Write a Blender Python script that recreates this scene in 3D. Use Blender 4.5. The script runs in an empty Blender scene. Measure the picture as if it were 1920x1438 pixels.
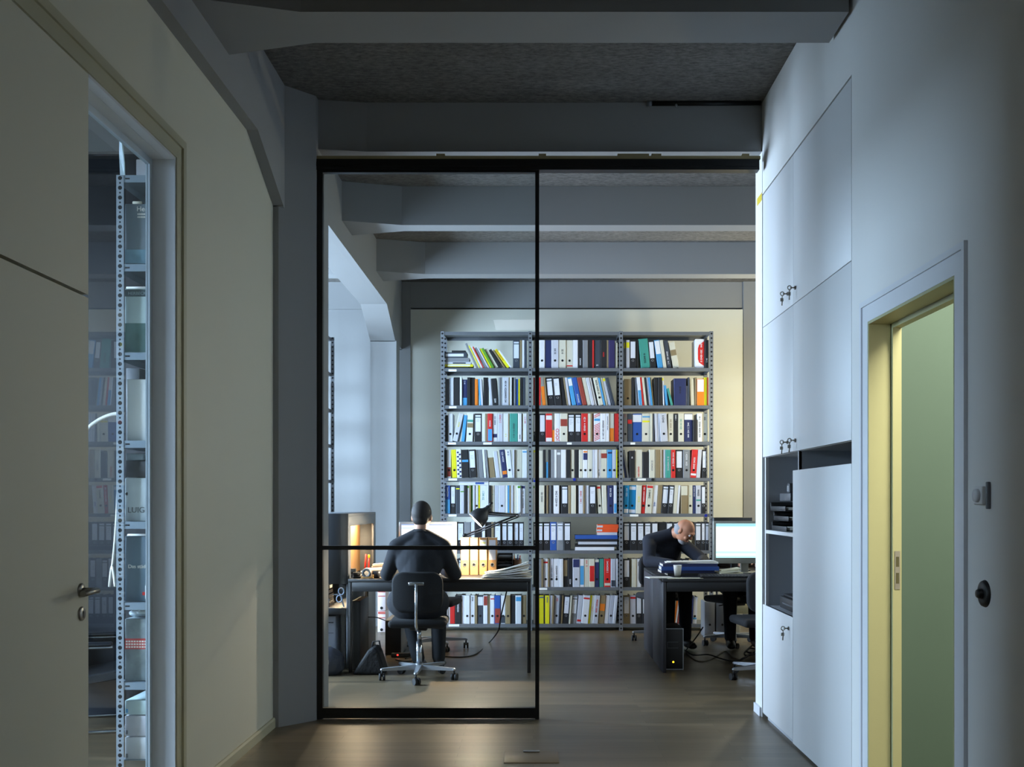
import bpy, bmesh, math, random
from mathutils import Vector, Matrix
random.seed(7)
PI = math.pi
C = bpy.context.scene.collection
F = 2000.0; CX = 1000.0; CY = 941.0; EYE = 1.42     # focal length and vanishing point of the photograph in pixels

def at(px, py, Y):
    return Vector(((px - CX) * Y / F, Y, EYE + (CY - py) * Y / F))
def ax(px, Y): return (px - CX) * Y / F
def az(py, Y): return EYE + (CY - py) * Y / F

# ------------------------------------------------------------------ materials
MATS = {}
def lin(c):
    return tuple(((v / 255.0) / 12.92 if v / 255.0 <= 0.04045 else ((v / 255.0 + 0.055) / 1.055) ** 2.4) for v in c)
def mat(name, rgb, rough=0.5, metal=0.0, var=0.06, scale=12.0, bump=0.0, emit=0.0, coat=0.0):
    if name in MATS: return MATS[name]
    m = bpy.data.materials.new(name); m.use_nodes = True
    nt = m.node_tree; N = nt.nodes; L = nt.links
    b = N['Principled BSDF']
    col = lin(rgb)
    b.inputs['Roughness'].default_value = rough
    b.inputs['Metallic'].default_value = metal
    b.inputs['Base Color'].default_value = (*col, 1)
    if coat: b.inputs['Coat Weight'].default_value = coat
    if var > 0 or bump > 0:
        tc = N.new('ShaderNodeTexCoord'); nz = N.new('ShaderNodeTexNoise')
        nz.inputs['Scale'].default_value = scale; nz.inputs['Detail'].default_value = 4
        L.new(tc.outputs['Object'], nz.inputs['Vector'])
        if var > 0:
            mx = N.new('ShaderNodeMix'); mx.data_type = 'RGBA'
            mx.inputs['A'].default_value = (*[v * (1 - var) for v in col], 1)
            mx.inputs['B'].default_value = (*[min(1, v * (1 + var)) for v in col], 1)
            L.new(nz.outputs['Fac'], mx.inputs['Factor']); L.new(mx.outputs['Result'], b.inputs['Base Color'])
        if bump > 0:
            bp = N.new('ShaderNodeBump'); bp.inputs['Strength'].default_value = bump; bp.inputs['Distance'].default_value = 0.02
            L.new(nz.outputs['Fac'], bp.inputs['Height']); L.new(bp.outputs['Normal'], b.inputs['Normal'])
    if emit > 0:
        b.inputs['Emission Color'].default_value = (*col, 1); b.inputs['Emission Strength'].default_value = emit
    MATS[name] = m
    return m

def glass_mat(name, tint=(0.93, 0.96, 0.97), ior=1.42):
    m = bpy.data.materials.new(name); m.use_nodes = True
    nt = m.node_tree; N = nt.nodes; L = nt.links
    N.remove(N['Principled BSDF'])
    tr = N.new('ShaderNodeBsdfTransparent'); tr.inputs['Color'].default_value = (*tint, 1)
    gl = N.new('ShaderNodeBsdfGlossy'); gl.inputs['Roughness'].default_value = 0.0
    fr = N.new('ShaderNodeFresnel'); fr.inputs['IOR'].default_value = ior
    mx = N.new('ShaderNodeMixShader')
    ge = N.new('ShaderNodeNewGeometry'); iv = N.new('ShaderNodeMath'); iv.operation = 'SUBTRACT'; iv.inputs[0].default_value = 1.0; L.new(ge.outputs['Backfacing'], iv.inputs[1])
    pm_ = N.new('ShaderNodeMath'); pm_.operation = 'MULTIPLY'; L.new(fr.outputs[0], pm_.inputs[0]); L.new(iv.outputs[0], pm_.inputs[1])
    L.new(pm_.outputs[0], mx.inputs[0]); L.new(tr.outputs[0], mx.inputs[1]); L.new(gl.outputs[0], mx.inputs[2])
    L.new(mx.outputs[0], N['Material Output'].inputs['Surface'])
    return m

def wood_floor():
    m = bpy.data.materials.new('oak parquet'); m.use_nodes = True
    nt = m.node_tree; N = nt.nodes; L = nt.links; b = N['Principled BSDF']
    tc = N.new('ShaderNodeTexCoord')
    br = N.new('ShaderNodeTexBrick'); br.offset = 0.37; br.offset_frequency = 2; br.squash = 1.0
    br.inputs['Scale'].default_value = 1.0; br.inputs['Brick Width'].default_value = 1.15
    br.inputs['Row Height'].default_value = 0.09; br.inputs['Mortar Size'].default_value = 0.0012
    br.inputs['Mortar Smooth'].default_value = 0.1; br.inputs['Bias'].default_value = 0.0
    br.inputs['Color1'].default_value = (*lin((108, 94, 73)), 1); br.inputs['Color2'].default_value = (*lin((86, 75, 58)), 1)
    br.inputs['Mortar'].default_value = (*lin((60, 48, 34)), 1)
    L.new(tc.outputs['Object'], br.inputs['Vector'])
    mp = N.new('ShaderNodeMapping'); mp.inputs['Scale'].default_value = (1.2, 22, 1)
    nz = N.new('ShaderNodeTexNoise'); nz.inputs['Scale'].default_value = 2.2; nz.inputs['Detail'].default_value = 6
    L.new(tc.outputs['Object'], mp.inputs['Vector']); L.new(mp.outputs['Vector'], nz.inputs['Vector'])
    mx = N.new('ShaderNodeMix'); mx.data_type = 'RGBA'; mx.blend_type = 'OVERLAY'; mx.inputs['Factor'].default_value = 0.35
    L.new(br.outputs['Color'], mx.inputs['A']); L.new(nz.outputs['Fac'], mx.inputs['B'])
    L.new(mx.outputs['Result'], b.inputs['Base Color'])
    b.inputs['Roughness'].default_value = 0.36
    bp = N.new('ShaderNodeBump'); bp.inputs['Strength'].default_value = 0.06; bp.inputs['Distance'].default_value = 0.01
    L.new(nz.outputs['Fac'], bp.inputs['Height']); L.new(bp.outputs['Normal'], b.inputs['Normal'])
    return m

def concrete():
    m = bpy.data.materials.new('board marked concrete'); m.use_nodes = True
    nt = m.node_tree; N = nt.nodes; L = nt.links; b = N['Principled BSDF']
    tc = N.new('ShaderNodeTexCoord'); n1 = N.new('ShaderNodeTexNoise'); n2 = N.new('ShaderNodeTexNoise')
    mp = N.new('ShaderNodeMapping'); mp.inputs['Scale'].default_value = (1, 2.2, 1)
    L.new(tc.outputs['Object'], mp.inputs['Vector'])
    n1.inputs['Scale'].default_value = 22; n1.inputs['Detail'].default_value = 10; n1.inputs['Roughness'].default_value = 0.75
    n2.inputs['Scale'].default_value = 2.0; n2.inputs['Detail'].default_value = 3
    L.new(mp.outputs['Vector'], n1.inputs['Vector']); L.new(tc.outputs['Object'], n2.inputs['Vector'])
    r = N.new('ShaderNodeValToRGB')
    r.color_ramp.elements[0].position = 0.36; r.color_ramp.elements[0].color = (*lin((92, 88, 84)), 1)
    r.color_ramp.elements[1].position = 0.62; r.color_ramp.elements[1].color = (*lin((142, 138, 132)), 1)
    L.new(n1.outputs['Fac'], r.inputs['Fac'])
    mx = N.new('ShaderNodeMix'); mx.data_type = 'RGBA'; mx.blend_type = 'MULTIPLY'; mx.inputs['Factor'].default_value = 0.35
    L.new(r.outputs['Color'], mx.inputs['A']); L.new(n2.outputs['Fac'], mx.inputs['B'])
    L.new(mx.outputs['Result'], b.inputs['Base Color'])
    bp = N.new('ShaderNodeBump'); bp.inputs['Strength'].default_value = 0.5; bp.inputs['Distance'].default_value = 0.02
    L.new(n1.outputs['Fac'], bp.inputs['Height']); L.new(bp.outputs['Normal'], b.inputs['Normal'])
    b.inputs['Roughness'].default_value = 0.9
    return m

def perforated(name, rgb, pitch, r_big, r_small=0.0):
    """zinc-coated angle with a row of punched holes (object space: width along X, holes stacked along Z)"""
    m = bpy.data.materials.new(name); m.use_nodes = True
    nt = m.node_tree; N = nt.nodes; L = nt.links; b = N['Principled BSDF']
    tc = N.new('ShaderNodeTexCoord'); sp = N.new('ShaderNodeSeparateXYZ'); L.new(tc.outputs['Object'], sp.inputs[0])
    def mth(op, a, v=None):
        n = N.new('ShaderNodeMath'); n.operation = op
        if hasattr(a, 'links'): L.new(a, n.inputs[0])
        else: n.inputs[0].default_value = a
        if v is not None:
            if hasattr(v, 'links'): L.new(v, n.inputs[1])
            else: n.inputs[1].default_value = v
        return n.outputs[0]
    x2 = mth('MULTIPLY', sp.outputs['X'], sp.outputs['X'])
    def dots(off, r):
        z = mth('ADD', sp.outputs['Z'], off)
        z = mth('SUBTRACT', mth('WRAP' if False else 'FLOORED_MODULO', z, pitch), pitch / 2)
        d = mth('SQRT', mth('ADD', x2, mth('MULTIPLY', z, z)))
        return mth('LESS_THAN', d, r)
    k = dots(0.0, r_big)
    if r_small > 0: k = mth('MAXIMUM', k, dots(pitch / 2, r_small))
    mx = N.new('ShaderNodeMix'); mx.data_type = 'RGBA'
    mx.inputs['A'].default_value = (*lin(rgb), 1); mx.inputs['B'].default_value = (0.006, 0.006, 0.007, 1)
    L.new(k, mx.inputs['Factor']); L.new(mx.outputs['Result'], b.inputs['Base Color'])
    b.inputs['Roughness'].default_value = 0.45; b.inputs['Metallic'].default_value = 0.25
    MATS[name] = m
    return m

# ------------------------------------------------------------------ mesh builder
class MB:
    def __init__(s): s.v = []; s.f = []; s.m = []; s.sm = []
    def add(s, vs, fs, mi=0, smooth=False):
        b = len(s.v); s.v.extend([tuple(v) for v in vs])
        for f in fs: s.f.append(tuple(b + i for i in f)); s.m.append(mi); s.sm.append(smooth)
        return s
    def box(s, x0, x1, y0, y1, z0, z1, mi=0, M=None):
        x0, x1 = min(x0, x1), max(x0, x1); y0, y1 = min(y0, y1), max(y0, y1); z0, z1 = min(z0, z1), max(z0, z1)
        vs = [Vector(p) for p in ((x0,y0,z0),(x1,y0,z0),(x1,y1,z0),(x0,y1,z0),(x0,y0,z1),(x1,y0,z1),(x1,y1,z1),(x0,y1,z1))]
        if M is not None: vs = [M @ v for v in vs]
        return s.add(vs, [(0,3,2,1),(4,5,6,7),(0,1,5,4),(1,2,6,5),(2,3,7,6),(3,0,4,7)], mi)
    def rbox(s, x0, x1, y0, y1, z0, z1, r=0.004, seg=2, mi=0, M=None):
        bm = bmesh.new(); bmesh.ops.create_cube(bm, size=1)
        for v in bm.verts: v.co = Vector(((x0+x1)/2 + v.co.x*abs(x1-x0), (y0+y1)/2 + v.co.y*abs(y1-y0), (z0+z1)/2 + v.co.z*abs(z1-z0)))
        r = min(r, 0.49*min(abs(x1-x0), abs(y1-y0), abs(z1-z0)))
        bmesh.ops.bevel(bm, geom=list(bm.edges), offset=r, segments=seg, profile=0.5, affect='EDGES')
        bm.verts.index_update()
        vs = [(M @ v.co) if M is not None else v.co.copy() for v in bm.verts]
        s.add(vs, [[v.index for v in f.verts] for f in bm.faces], mi, True); bm.free(); return s
    def prism(s, poly, axis, a, b, mi=0, M=None):
        """poly in the two other axes (order x,y,z without axis), extruded from a to b"""
        def P(p, t): return Vector((t, p[0], p[1])) if axis == 'x' else Vector((p[0], t, p[1])) if axis == 'y' else Vector((p[0], p[1], t))
        n = len(poly); vs = [P(p, a) for p in poly] + [P(p, b) for p in poly]
        if M is not None: vs = [M @ v for v in vs]
        return s.add(vs, [tuple(range(n)), tuple(range(2*n-1, n-1, -1))] + [(i, i+n, (i+1)%n+n, (i+1)%n) for i in range(n)], mi)
    def cyl(s, p0, p1, r0, r1=None, n=20, mi=0, cap=True):
        p0 = Vector(p0); p1 = Vector(p1); r1 = r0 if r1 is None else r1
        d = (p1 - p0).normalized(); u = d.orthogonal().normalized(); w = d.cross(u)
        vs = []
        for p, r in ((p0, r0), (p1, r1)):
            for i in range(n): a = 2*PI*i/n; vs.append(p + u*r*math.cos(a) + w*r*math.sin(a))
        s.add(vs, [(i, (i+1)%n, (i+1)%n+n, i+n) for i in range(n)], mi, True)
        if cap: s.add(vs, [tuple(range(n-1,-1,-1)), tuple(range(n, 2*n))], mi)
        return s
    def tube(s, pts, r, n=8, mi=0):
        pts = [Vector(p) for p in pts]; vs = []; up = None
        for k, p in enumerate(pts):
            d = (pts[min(k+1, len(pts)-1)] - pts[max(k-1, 0)]).normalized()
            if up is None: up = d.orthogonal().normalized()
            u = (up - d*up.dot(d)); u = u.normalized() if u.length > 1e-6 else d.orthogonal().normalized(); up = u; w = d.cross(u)
            rr = r[k] if isinstance(r, (list, tuple)) else r
            for i in range(n): a = 2*PI*i/n; vs.append(p + u*rr*math.cos(a) + w*rr*math.sin(a))
        fs = [(k*n+i, k*n+(i+1)%n, (k+1)*n+(i+1)%n, (k+1)*n+i) for k in range(len(pts)-1) for i in range(n)]
        s.add(vs, fs, mi, True)
        s.add(vs[:n], [tuple(range(n-1,-1,-1))], mi); s.add(vs[-n:], [tuple(range(n))], mi)
        return s
    def lathe(s, prof, c=(0,0,0), n=28, mi=0, M=None):
        """prof: list of (radius, z) about the Z axis"""
        c = Vector(c); vs = []
        for r, z in prof:
            for i in range(n):
                a = 2*PI*i/n; v = Vector((r*math.cos(a), r*math.sin(a), z)); vs.append((M @ v if M is not None else v) + c)
        fs = [(k*n+i, k*n+(i+1)%n, (k+1)*n+(i+1)%n, (k+1)*n+i) for k in range(len(prof)-1) for i in range(n)]
        return s.add(vs, fs, mi, True)
    def ell(s, c, rad, M=None, n=24, m=16, mi=0, keep=None):
        c = Vector(c); vs = []; fs = []
        for j in range(m+1):
            t = PI*j/m
            for i in range(n):
                a = 2*PI*i/n; v = Vector((rad[0]*math.sin(t)*math.cos(a), rad[1]*math.sin(t)*math.sin(a), rad[2]*math.cos(t)))
                vs.append((M @ v if M is not None else v) + c)
        for j in range(m):
            for i in range(n):
                if keep is not None:
                    t = PI*(j+.5)/m; a = 2*PI*(i+.5)/n
                    if not keep(Vector((math.sin(t)*math.cos(a), math.sin(t)*math.sin(a), math.cos(t)))): continue
                fs.append((j*n+i, (j+1)*n+i, (j+1)*n+(i+1)%n, j*n+(i+1)%n))
        return s.add(vs, fs, mi, True)
    def torus(s, c, R, r, M=None, n=28, m=10, mi=0):
        c = Vector(c); vs = []
        for i in range(n):
            a = 2*PI*i/n
            for j in range(m):
                b = 2*PI*j/m; v = Vector(((R + r*math.cos(b))*math.cos(a), (R + r*math.cos(b))*math.sin(a), r*math.sin(b)))
                vs.append((M @ v if M is not None else v) + c)
        return s.add(vs, [(i*m+j, ((i+1)%n)*m+j, ((i+1)%n)*m+(j+1)%m, i*m+(j+1)%m) for i in range(n) for j in range(m)], mi, True)
    def mesh(s, name, mats):
        me = bpy.data.meshes.new(name); me.from_pydata(s.v, [], s.f)
        for m in mats: me.materials.append(m)
        me.polygons.foreach_set('material_index', s.m); me.polygons.foreach_set('use_smooth', s.sm)
        bm = bmesh.new(); bm.from_mesh(me); bmesh.ops.remove_doubles(bm, verts=bm.verts, dist=1e-5)
        bmesh.ops.recalc_face_normals(bm, faces=bm.faces); bm.to_mesh(me); bm.free(); me.update()
        return me
    def build(s, name, mats, parent=None, loc=None):
        if not isinstance(mats, (list, tuple)): mats = [mats]
        o = bpy.data.objects.new(name, s.mesh(name, mats)); C.objects.link(o)
        if parent is not None: o.parent = parent
        if loc is not None: o.location = loc
        return o

def tag(o, label, cat, group=None):
    o['label'] = label; o['category'] = cat
    if group: o['group'] = group
    return o
def thing(name, label, cat, loc=(0,0,0), rz=0.0, group=None):
    o = bpy.data.objects.new(name, None); C.objects.link(o); o.empty_display_size = 0.1
    o.location = loc; o.rotation_euler = (0, 0, rz)
    return tag(o, label, cat, group)
def struct(name, mb, mats, parent=None):
    o = mb.build(name, mats, parent)
    if parent is None: o['kind'] = 'structure'
    return o
def txt(name, s, size, M, m, parent=None, align='LEFT', depth=0.0008):
    cu = bpy.data.curves.new(name, 'FONT'); cu.body = s; cu.size = size; cu.extrude = depth; cu.align_x = align
    t = bpy.data.objects.new(name + '_tmp', cu); C.objects.link(t)
    dg = bpy.context.evaluated_depsgraph_get(); me = bpy.data.meshes.new_from_object(t.evaluated_get(dg))
    bpy.data.objects.remove(t); bpy.data.curves.remove(cu)
    me.transform(M); me.materials.clear(); me.materials.append(m)
    o = bpy.data.objects.new(name, me); C.objects.link(o)
    if parent is not None: o.parent = parent
    return o
# text facing the camera (toward -Y): local x -> +X, local y -> +Z
FACE = Matrix(((1,0,0,0),(0,0,-1,0),(0,1,0,0),(0,0,0,1)))
def rotz(a): return Matrix.Rotation(a, 4, 'Z')
def T(x, y, z): return Matrix.Translation((x, y, z))
def copy_tree(o, parent=None):
    c = o.copy(); C.objects.link(c)
    if parent is not None: c.parent = parent
    for ch in list(o.children): copy_tree(ch, c)
    return c

# ------------------------------------------------------------------ palette
white_wall = mat('white wall paint', (214, 214, 212), 0.6, var=0.015, scale=1.5)
cup_white  = mat('white laminate', (212, 213, 214), 0.42, var=0.01, scale=1.5)
cream      = mat('cream wall paint', (206, 203, 186), 0.62, var=0.02, scale=1.2)
cream_tr   = mat('cream lacquer', (178, 174, 148), 0.45, var=0.02)
lining     = mat('white frame lacquer', (206, 209, 214), 0.4, var=0.01)
grey_paint = mat('grey distemper', (146, 146, 146), 0.75, var=0.03, scale=2.0)
panel_white= mat('white back wall', (226, 224, 210), 0.65, var=0.02, scale=1.5)
yellow_jamb= mat('pale yellow lining', (158, 156, 116), 0.5, var=0.02)
green_wall = mat('sea green wall', (64, 84, 74), 0.7, var=0.02)
slab       = concrete()
oak        = wood_floor()
blackmetal = mat('black painted steel', (22, 22, 23), 0.4, 0.3, var=0.05)
blackdesk  = mat('black desk laminate', (26, 26, 28), 0.5, var=0.05)
greydesk   = mat('anthracite desk panel', (58, 58, 64), 0.5, var=0.04)
darkgrey   = mat('dark grey laminate', (62, 65, 70), 0.5, var=0.03)
midgrey    = mat('mid grey laminate', (104, 108, 114), 0.5, var=0.03)
steel      = mat('galvanised steel', (118, 121, 126), 0.42, 0.35, var=0.06, scale=30)
chrome     = mat('polished chrome', (200, 204, 210), 0.22, 0.9, var=0.0)
alu        = mat('brushed aluminium', (168, 172, 178), 0.38, 0.7, var=0.03)
brass      = mat('nickel', (150, 146, 138), 0.3, 0.85, var=0.02)
paper      = mat('white paper', (240, 238, 232), 0.75, var=0.02)
pages      = mat('page edges', (214, 208, 192), 0.85, var=0.06, scale=60)
black      = mat('black plastic', (20, 20, 22), 0.45, var=0.03)
rubber     = mat('dark rubber', (26, 26, 27), 0.7, var=0.04)
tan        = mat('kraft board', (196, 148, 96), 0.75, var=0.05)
glass      = glass_mat('clear glass')
post_m     = perforated('punched steel angle', (128, 131, 136), 0.05, 0.0105)
post_big   = perforated('punched steel angle large', (140, 150, 160), 0.05, 0.0105, 0.005)
# ================================================================== SETTING
XL, XR = -1.64, 1.511          # faces of the corridor walls
ZS, ZB = 4.06, 3.735           # slab and beam undersides
YP = 6.944                     # glass partition
AISLE = -5.2; RIGHT = 4.6; FRONT = -2.5; BACK = 12.85

struct('floor', MB().box(AISLE-.15, RIGHT+.15, FRONT-.15, BACK+.4, -.12, 0), oak)
struct('ceiling', MB().box(AISLE-.15, RIGHT+.15, FRONT-.15, BACK+.4, ZS, ZS+.15), slab)
struct('wall_front', MB().box(AISLE-.15, RIGHT+.15, FRONT-.15, FRONT, 0, ZS), white_wall)

# beams across the rooms, flared in plan at the arcade
def cross_beam(y0, y1, xl, xr, flare=0.15, zb=ZB):
    m = (y0+y1)/2
    poly = [(xl, y0-flare), (xl+.5, y0), (xr-.02, y0), (xr-.02, y1), (xl+.5, y1), (xl, y1+flare)]
    b = MB().prism(poly, 'z', zb, ZS-.001)
    struct('ceiling_beam', b, grey_paint)
for (a, b_) in ((1.15, 1.48), (3.1, 3.42), (5.04, 5.38)):
    cross_beam(a, b_, -1.6, XR)
cross_beam(7.05, 7.36, -1.6, RIGHT, .08)
for (a, b_) in ((8.92, 9.12), (10.84, 11.05)):
    cross_beam(a, b_, -1.6, RIGHT)
cross_beam(12.80, 13.1, -1.5, RIGHT, 0.0, 3.75)
for (a, b_) in ((1.15, 1.48), (3.1, 3.42), (5.04, 5.38), (7.05, 7.36), (8.92, 9.12), (10.84, 11.05), (12.80, 13.1)):
    struct('ceiling_beam', MB().box(AISLE, -1.84, a, b_, ZB, ZS-.001), grey_paint)

# arcade: long beam with haunches, two bays
arc = [(FRONT, ZS-.002), (FRONT, 3.548), (6.10, 3.548), (6.72, 3.288), (6.72, 3.28), (7.35, 3.28), (7.35, 3.288), (7.95, 3.548),
       (11.47, 3.548), (12.17, 3.257), (12.17, 3.25), (13.1, 3.25), (13.1, ZS-.002)]
struct('arcade_beam', MB().prism(arc, 'x', -1.86, -1.575), grey_paint)
struct('column', MB().prism([(-1.86, 6.72), (-1.605, 6.72), (-1.412, 6.93), (-1.412, 7.35), (-1.86, 7.35)], 'z', 0, ZS-.003), grey_paint)
struct('column', MB().box(-1.86, -1.563, 12.17, 12.45, 0, 3.26), grey_paint)
struct('column', MB().box(2.515, RIGHT, 12.76, 13.1, 0, ZS-.003), grey_paint)

# cream left wall with the tall door and side light opening
Y0, Y1, ZT = 2.75, 4.896, 3.0
wl = MB()
wl.box(XL-.112, XL, Y1, 6.72, 0, 3.60); wl.box(XL-.112, XL, FRONT, Y0, 0, 3.60); wl.box(XL-.112, XL, Y0, Y1, ZT, 3.60)
struct('wall_left', wl, cream)
tr = MB()
tr.box(XL, XL+.006, Y1-.002, Y1+.085, 0, ZT+.085); tr.box(XL, XL+.006, Y0-.085, Y0+.002, 0, ZT+.085); tr.box(XL, XL+.006, Y0+.002, Y1-.002, ZT, ZT+.085)
tr.box(XL, XL+.016, Y1+.062, Y1+.10, 0, ZT+.10); tr.box(XL, XL+.016, Y0-.10, Y0-.062, 0, ZT+.10); tr.box(XL, XL+.016, Y0-.062, Y1+.062, ZT+.062, ZT+.10)
struct('trim_1', tr, cream_tr)
struct('baseboard_left', MB().prism([(XL, 0), (XL+.016, 0), (XL+.016, .05), (XL+.01, .062), (XL, .062)], 'y', Y1+.10, 6.73), cream_tr)

# door leaf in the left wall, with its fixed panel above
YE = 3.936
d1 = MB(); d1.box(XL-.045, XL-.002, Y0+.004, YE, .008, 2.172)
door1 = struct('door_1', d1, cream)
ov = struct('trim_2', MB().box(XL-.045, XL-.002, Y0+.004, YE, 2.184, ZT-.002).box(XL-.065, XL-.0455, Y0+.004, YE-.003, 2.12, 2.24), cream)
hy, hz = 3.868, 1.099
h = MB(); Rx = Matrix.Rotation(PI/2, 4, 'Y')
h.lathe([(0, .010), (.022, .010), (.026, .006), (.026, 0)], (XL-.002, hy, hz), M=Rx)
h.cyl((XL, hy, hz), (XL+.058, hy, hz), .0105)
h.tube([(XL+.05, hy+.012, hz), (XL+.062, hy-.01, hz), (XL+.063, hy-.05, hz), (XL+.06, hy-.125, hz-.002)], [.011, .0115, .0105, .0115], n=12)
h.build('door_handle', brass, door1)
k = MB(); k.lathe([(0, .008), (.022, .008), (.026, .005), (.026, 0)], (XL-.002, 3.872, 1.014), M=Rx)
kp = k.build('keyhole_plate', brass, door1)
k2 = MB(); k2.cyl((XL+.0055, 3.872, 1.020), (XL+.0068, 3.872, 1.020), .0055); k2.box(XL+.0055, XL+.0068, 3.8695, 3.8745, 1.000, 1.020)
k2.build('keyhole', black, kp)

# side light: deep white lining, slim frame and pane
w1 = MB(); t = .004
w1.box(XL-.125, XL-.0005, Y1-t*3, Y1-.0005, 0, ZT-.0005); w1.box(XL-.125, XL-.047, Y0+.01, Y1-t*3, ZT-t*3, ZT-.0005)
w1.box(XL-.046, XL-.0005, YE+.001, Y1-t*3, ZT-t*3, ZT-.0005)
win1 = struct('window_1', w1, lining)
fr = MB(); xa, xb = XL-.125, XL-.105
fr.box(xa, xb, Y1-.042, Y1-.0125, 0.0, ZT-.0125); fr.box(xa, xb, YE-.01, Y1-.042, ZT-.042, ZT-.0125)
fr.box(xa, xb, YE-.01, Y1-.042, 0.0, .03); fr.box(xa, xb, YE-.03, YE-.01, 0, ZT-.0125)
fr.build('window_frame', mat('pale blue frame', (190, 202, 212), 0.35, 0.2), win1)
MB().box(xa+.006, xa+.012, YE-.01, Y1-.042, .03, ZT-.042).build('window_pane', glass, win1)

# white right wall: solid parts round the cupboard recess and the doorway
YC0, YC1, ZC = 5.07, 7.03, 3.44
YD0, YD1, ZD = 3.81, 4.80, 2.23
wr = MB(); xo = XR + .122
wr.box(XR, xo, FRONT, YD0, 0, ZS-.004); wr.box(XR, xo, YD1, YC0-.007, 0, ZS-.004); wr.box(XR, xo, YD0, YD1, ZD, ZS-.004)
wr.box(XR, xo, YC0-.007, YC1+.003, ZC+.008, ZS-.004)
struct('wall_right', wr, white_wall)
wj = MB(); wj.box(XR, XR+.5, 7.045, 7.25, 0, ZS-.004)
struct('wall_end', wj, white_wall)
struct('baseboard_right', MB().box(XR-.014, XR, 7.06, 7.25, 0, .06), lining)
tape = MB(); tape.box(XR-.0012, XR, 7.05, 7.20, 3.415, 3.465)
struct('trim_3', MB().box(XR+.55, RIGHT, 7.04, 7.25, 0, ZS-.004), white_wall)
tag(tape.build('tape_strip', mat('yellow tape', (205, 178, 40), 0.5)), 'short yellow tape strip high on the white wall end beside the cupboard', 'tape')

# doorway in the right wall: white architrave, yellow lining
ar = MB(); xf = XR-.007
ar.box(xf, XR, YD1+.0, YD1+.09, 0, ZD+.09); ar.box(xf, XR, YD0-.09, YD0, 0, ZD+.09); ar.box(xf, XR, YD0, YD1, ZD, ZD+.09)
ar.box(XR-.014, XR, YD1+.075, YD1+.10, 0, ZD+.10); ar.box(XR-.014, XR, YD0-.10, YD0-.075, 0, ZD+.10); ar.box(XR-.014, XR, YD0-.075, YD1+.075, ZD+.075, ZD+.10)
door2 = struct('door_2', ar, lining)
jb = MB()
jb.box(XR-.006, XR+.092, YD1-.012, YD1-.0003, 0, ZD-.0003); jb.box(XR-.006, XR+.092, YD0+.0003, YD0+.012, 0, ZD-.0003); jb.box(XR-.006, XR+.092, YD0+.012, YD1-.012, ZD-.012, ZD-.0003)
jb.box(XR+.096, XR+.135, YD1-.032, YD1-.0003, 0, ZD-.0003); jb.box(XR+.096, XR+.135, YD0+.0003, YD0+.012, 0, ZD-.0003); jb.box(XR+.096, XR+.135, YD0+.012, YD1-.032, ZD-.032, ZD-.0003)
jb.build('jamb_lining', yellow_jamb, door2)
sp = MB(); zz = 1.115
sp.box(XR+.104, XR+.128, YD1-.0345, YD1-.0318, zz-.085, zz+.085)
s_ = sp.build('strike_plate', brass, door2)
s2 = MB(); s2.box(XR+.109, XR+.123, YD1-.0352, YD1-.0343, zz+.015, zz+.06); s2.box(XR+.109, XR+.123, YD1-.0352, YD1-.0343, zz-.06, zz-.012)
s2.build('latch_hole', mat('dark olive', (70, 66, 36), 0.6), s_)

# side room seen through the doorway
struct('wall_side_room', MB().box(xo+.003, RIGHT, 4.96, 5.06, 0, ZS-.004), green_wall)
struct('wall_right_outer', MB().box(RIGHT, RIGHT+.15, FRONT, BACK+.4, 0, ZS), white_wall)
struct('wall_side_room_near', MB().box(xo, RIGHT, 1.6, 1.75, 0, ZS-.004), white_wall)

# back wall of the office and of the aisle
struct('wall_back', MB().box(-1.470, 2.510, 12.78, 13.1, 0, 3.727), panel_white)
struct('pilaster_column', MB().box(-1.86, -1.471, 12.77, 13.1, 0, 3.24).box(-1.574, -1.471, 12.77, 13.1, 3.24, ZS-.004), grey_paint)
struct('wall_back_aisle', MB().box(AISLE, -1.86, BACK, 13.1, 0, ZB), grey_paint)
struct('wall_aisle_divider', MB().box(AISLE, -1.861, 7.10, 7.22, 0, ZB-.001), mat('charcoal divider', (40, 43, 50), .35))
struct('wall_rear', MB().box(AISLE-.15, RIGHT+.15, 13.1, 13.25, 0, ZS), white_wall)

# outer wall of the aisle, unseen; its windows are assumed, placed for daylight
W = [(-.6, 1.6), (2.9, 4.7), (7.5, 9.6), (10.2, 12.3)]; WZ0, WZ1 = .85, 3.45
wa = MB(); ys = [FRONT] + [v for w in W for v in w] + [13.1]
for i in range(0, len(ys), 2): wa.box(AISLE-.15, AISLE, ys[i], ys[i+1], 0, ZS)
for (a, b_) in W: wa.box(AISLE-.15, AISLE, a, b_, 0, WZ0); wa.box(AISLE-.15, AISLE, a, b_, WZ1, ZS)
struct('wall_windows', wa, white_wall)
for i, (a, b_) in enumerate(W):
    f = MB(); x0, x1 = AISLE-.11, AISLE-.05
    f.box(x0, x1, a, a+.06, WZ0, WZ1); f.box(x0, x1, b_-.06, b_, WZ0, WZ1); f.box(x0, x1, a+.06, b_-.06, WZ0, WZ0+.06); f.box(x0, x1, a+.06, b_-.06, WZ1-.06, WZ1)
    m_ = (a+b_)/2; f.box(x0, x1, m_-.03, m_+.03, WZ0+.06, WZ1-.06); f.box(x0, x1, a+.06, b_-.06, 2.5, 2.55)
    w_ = struct('window_%d' % (i+2), f, lining)
    MB().box(AISLE-.083, AISLE-.077, a+.06, b_-.06, WZ0+.06, WZ1-.06).build('window_pane', glass, w_)

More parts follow.
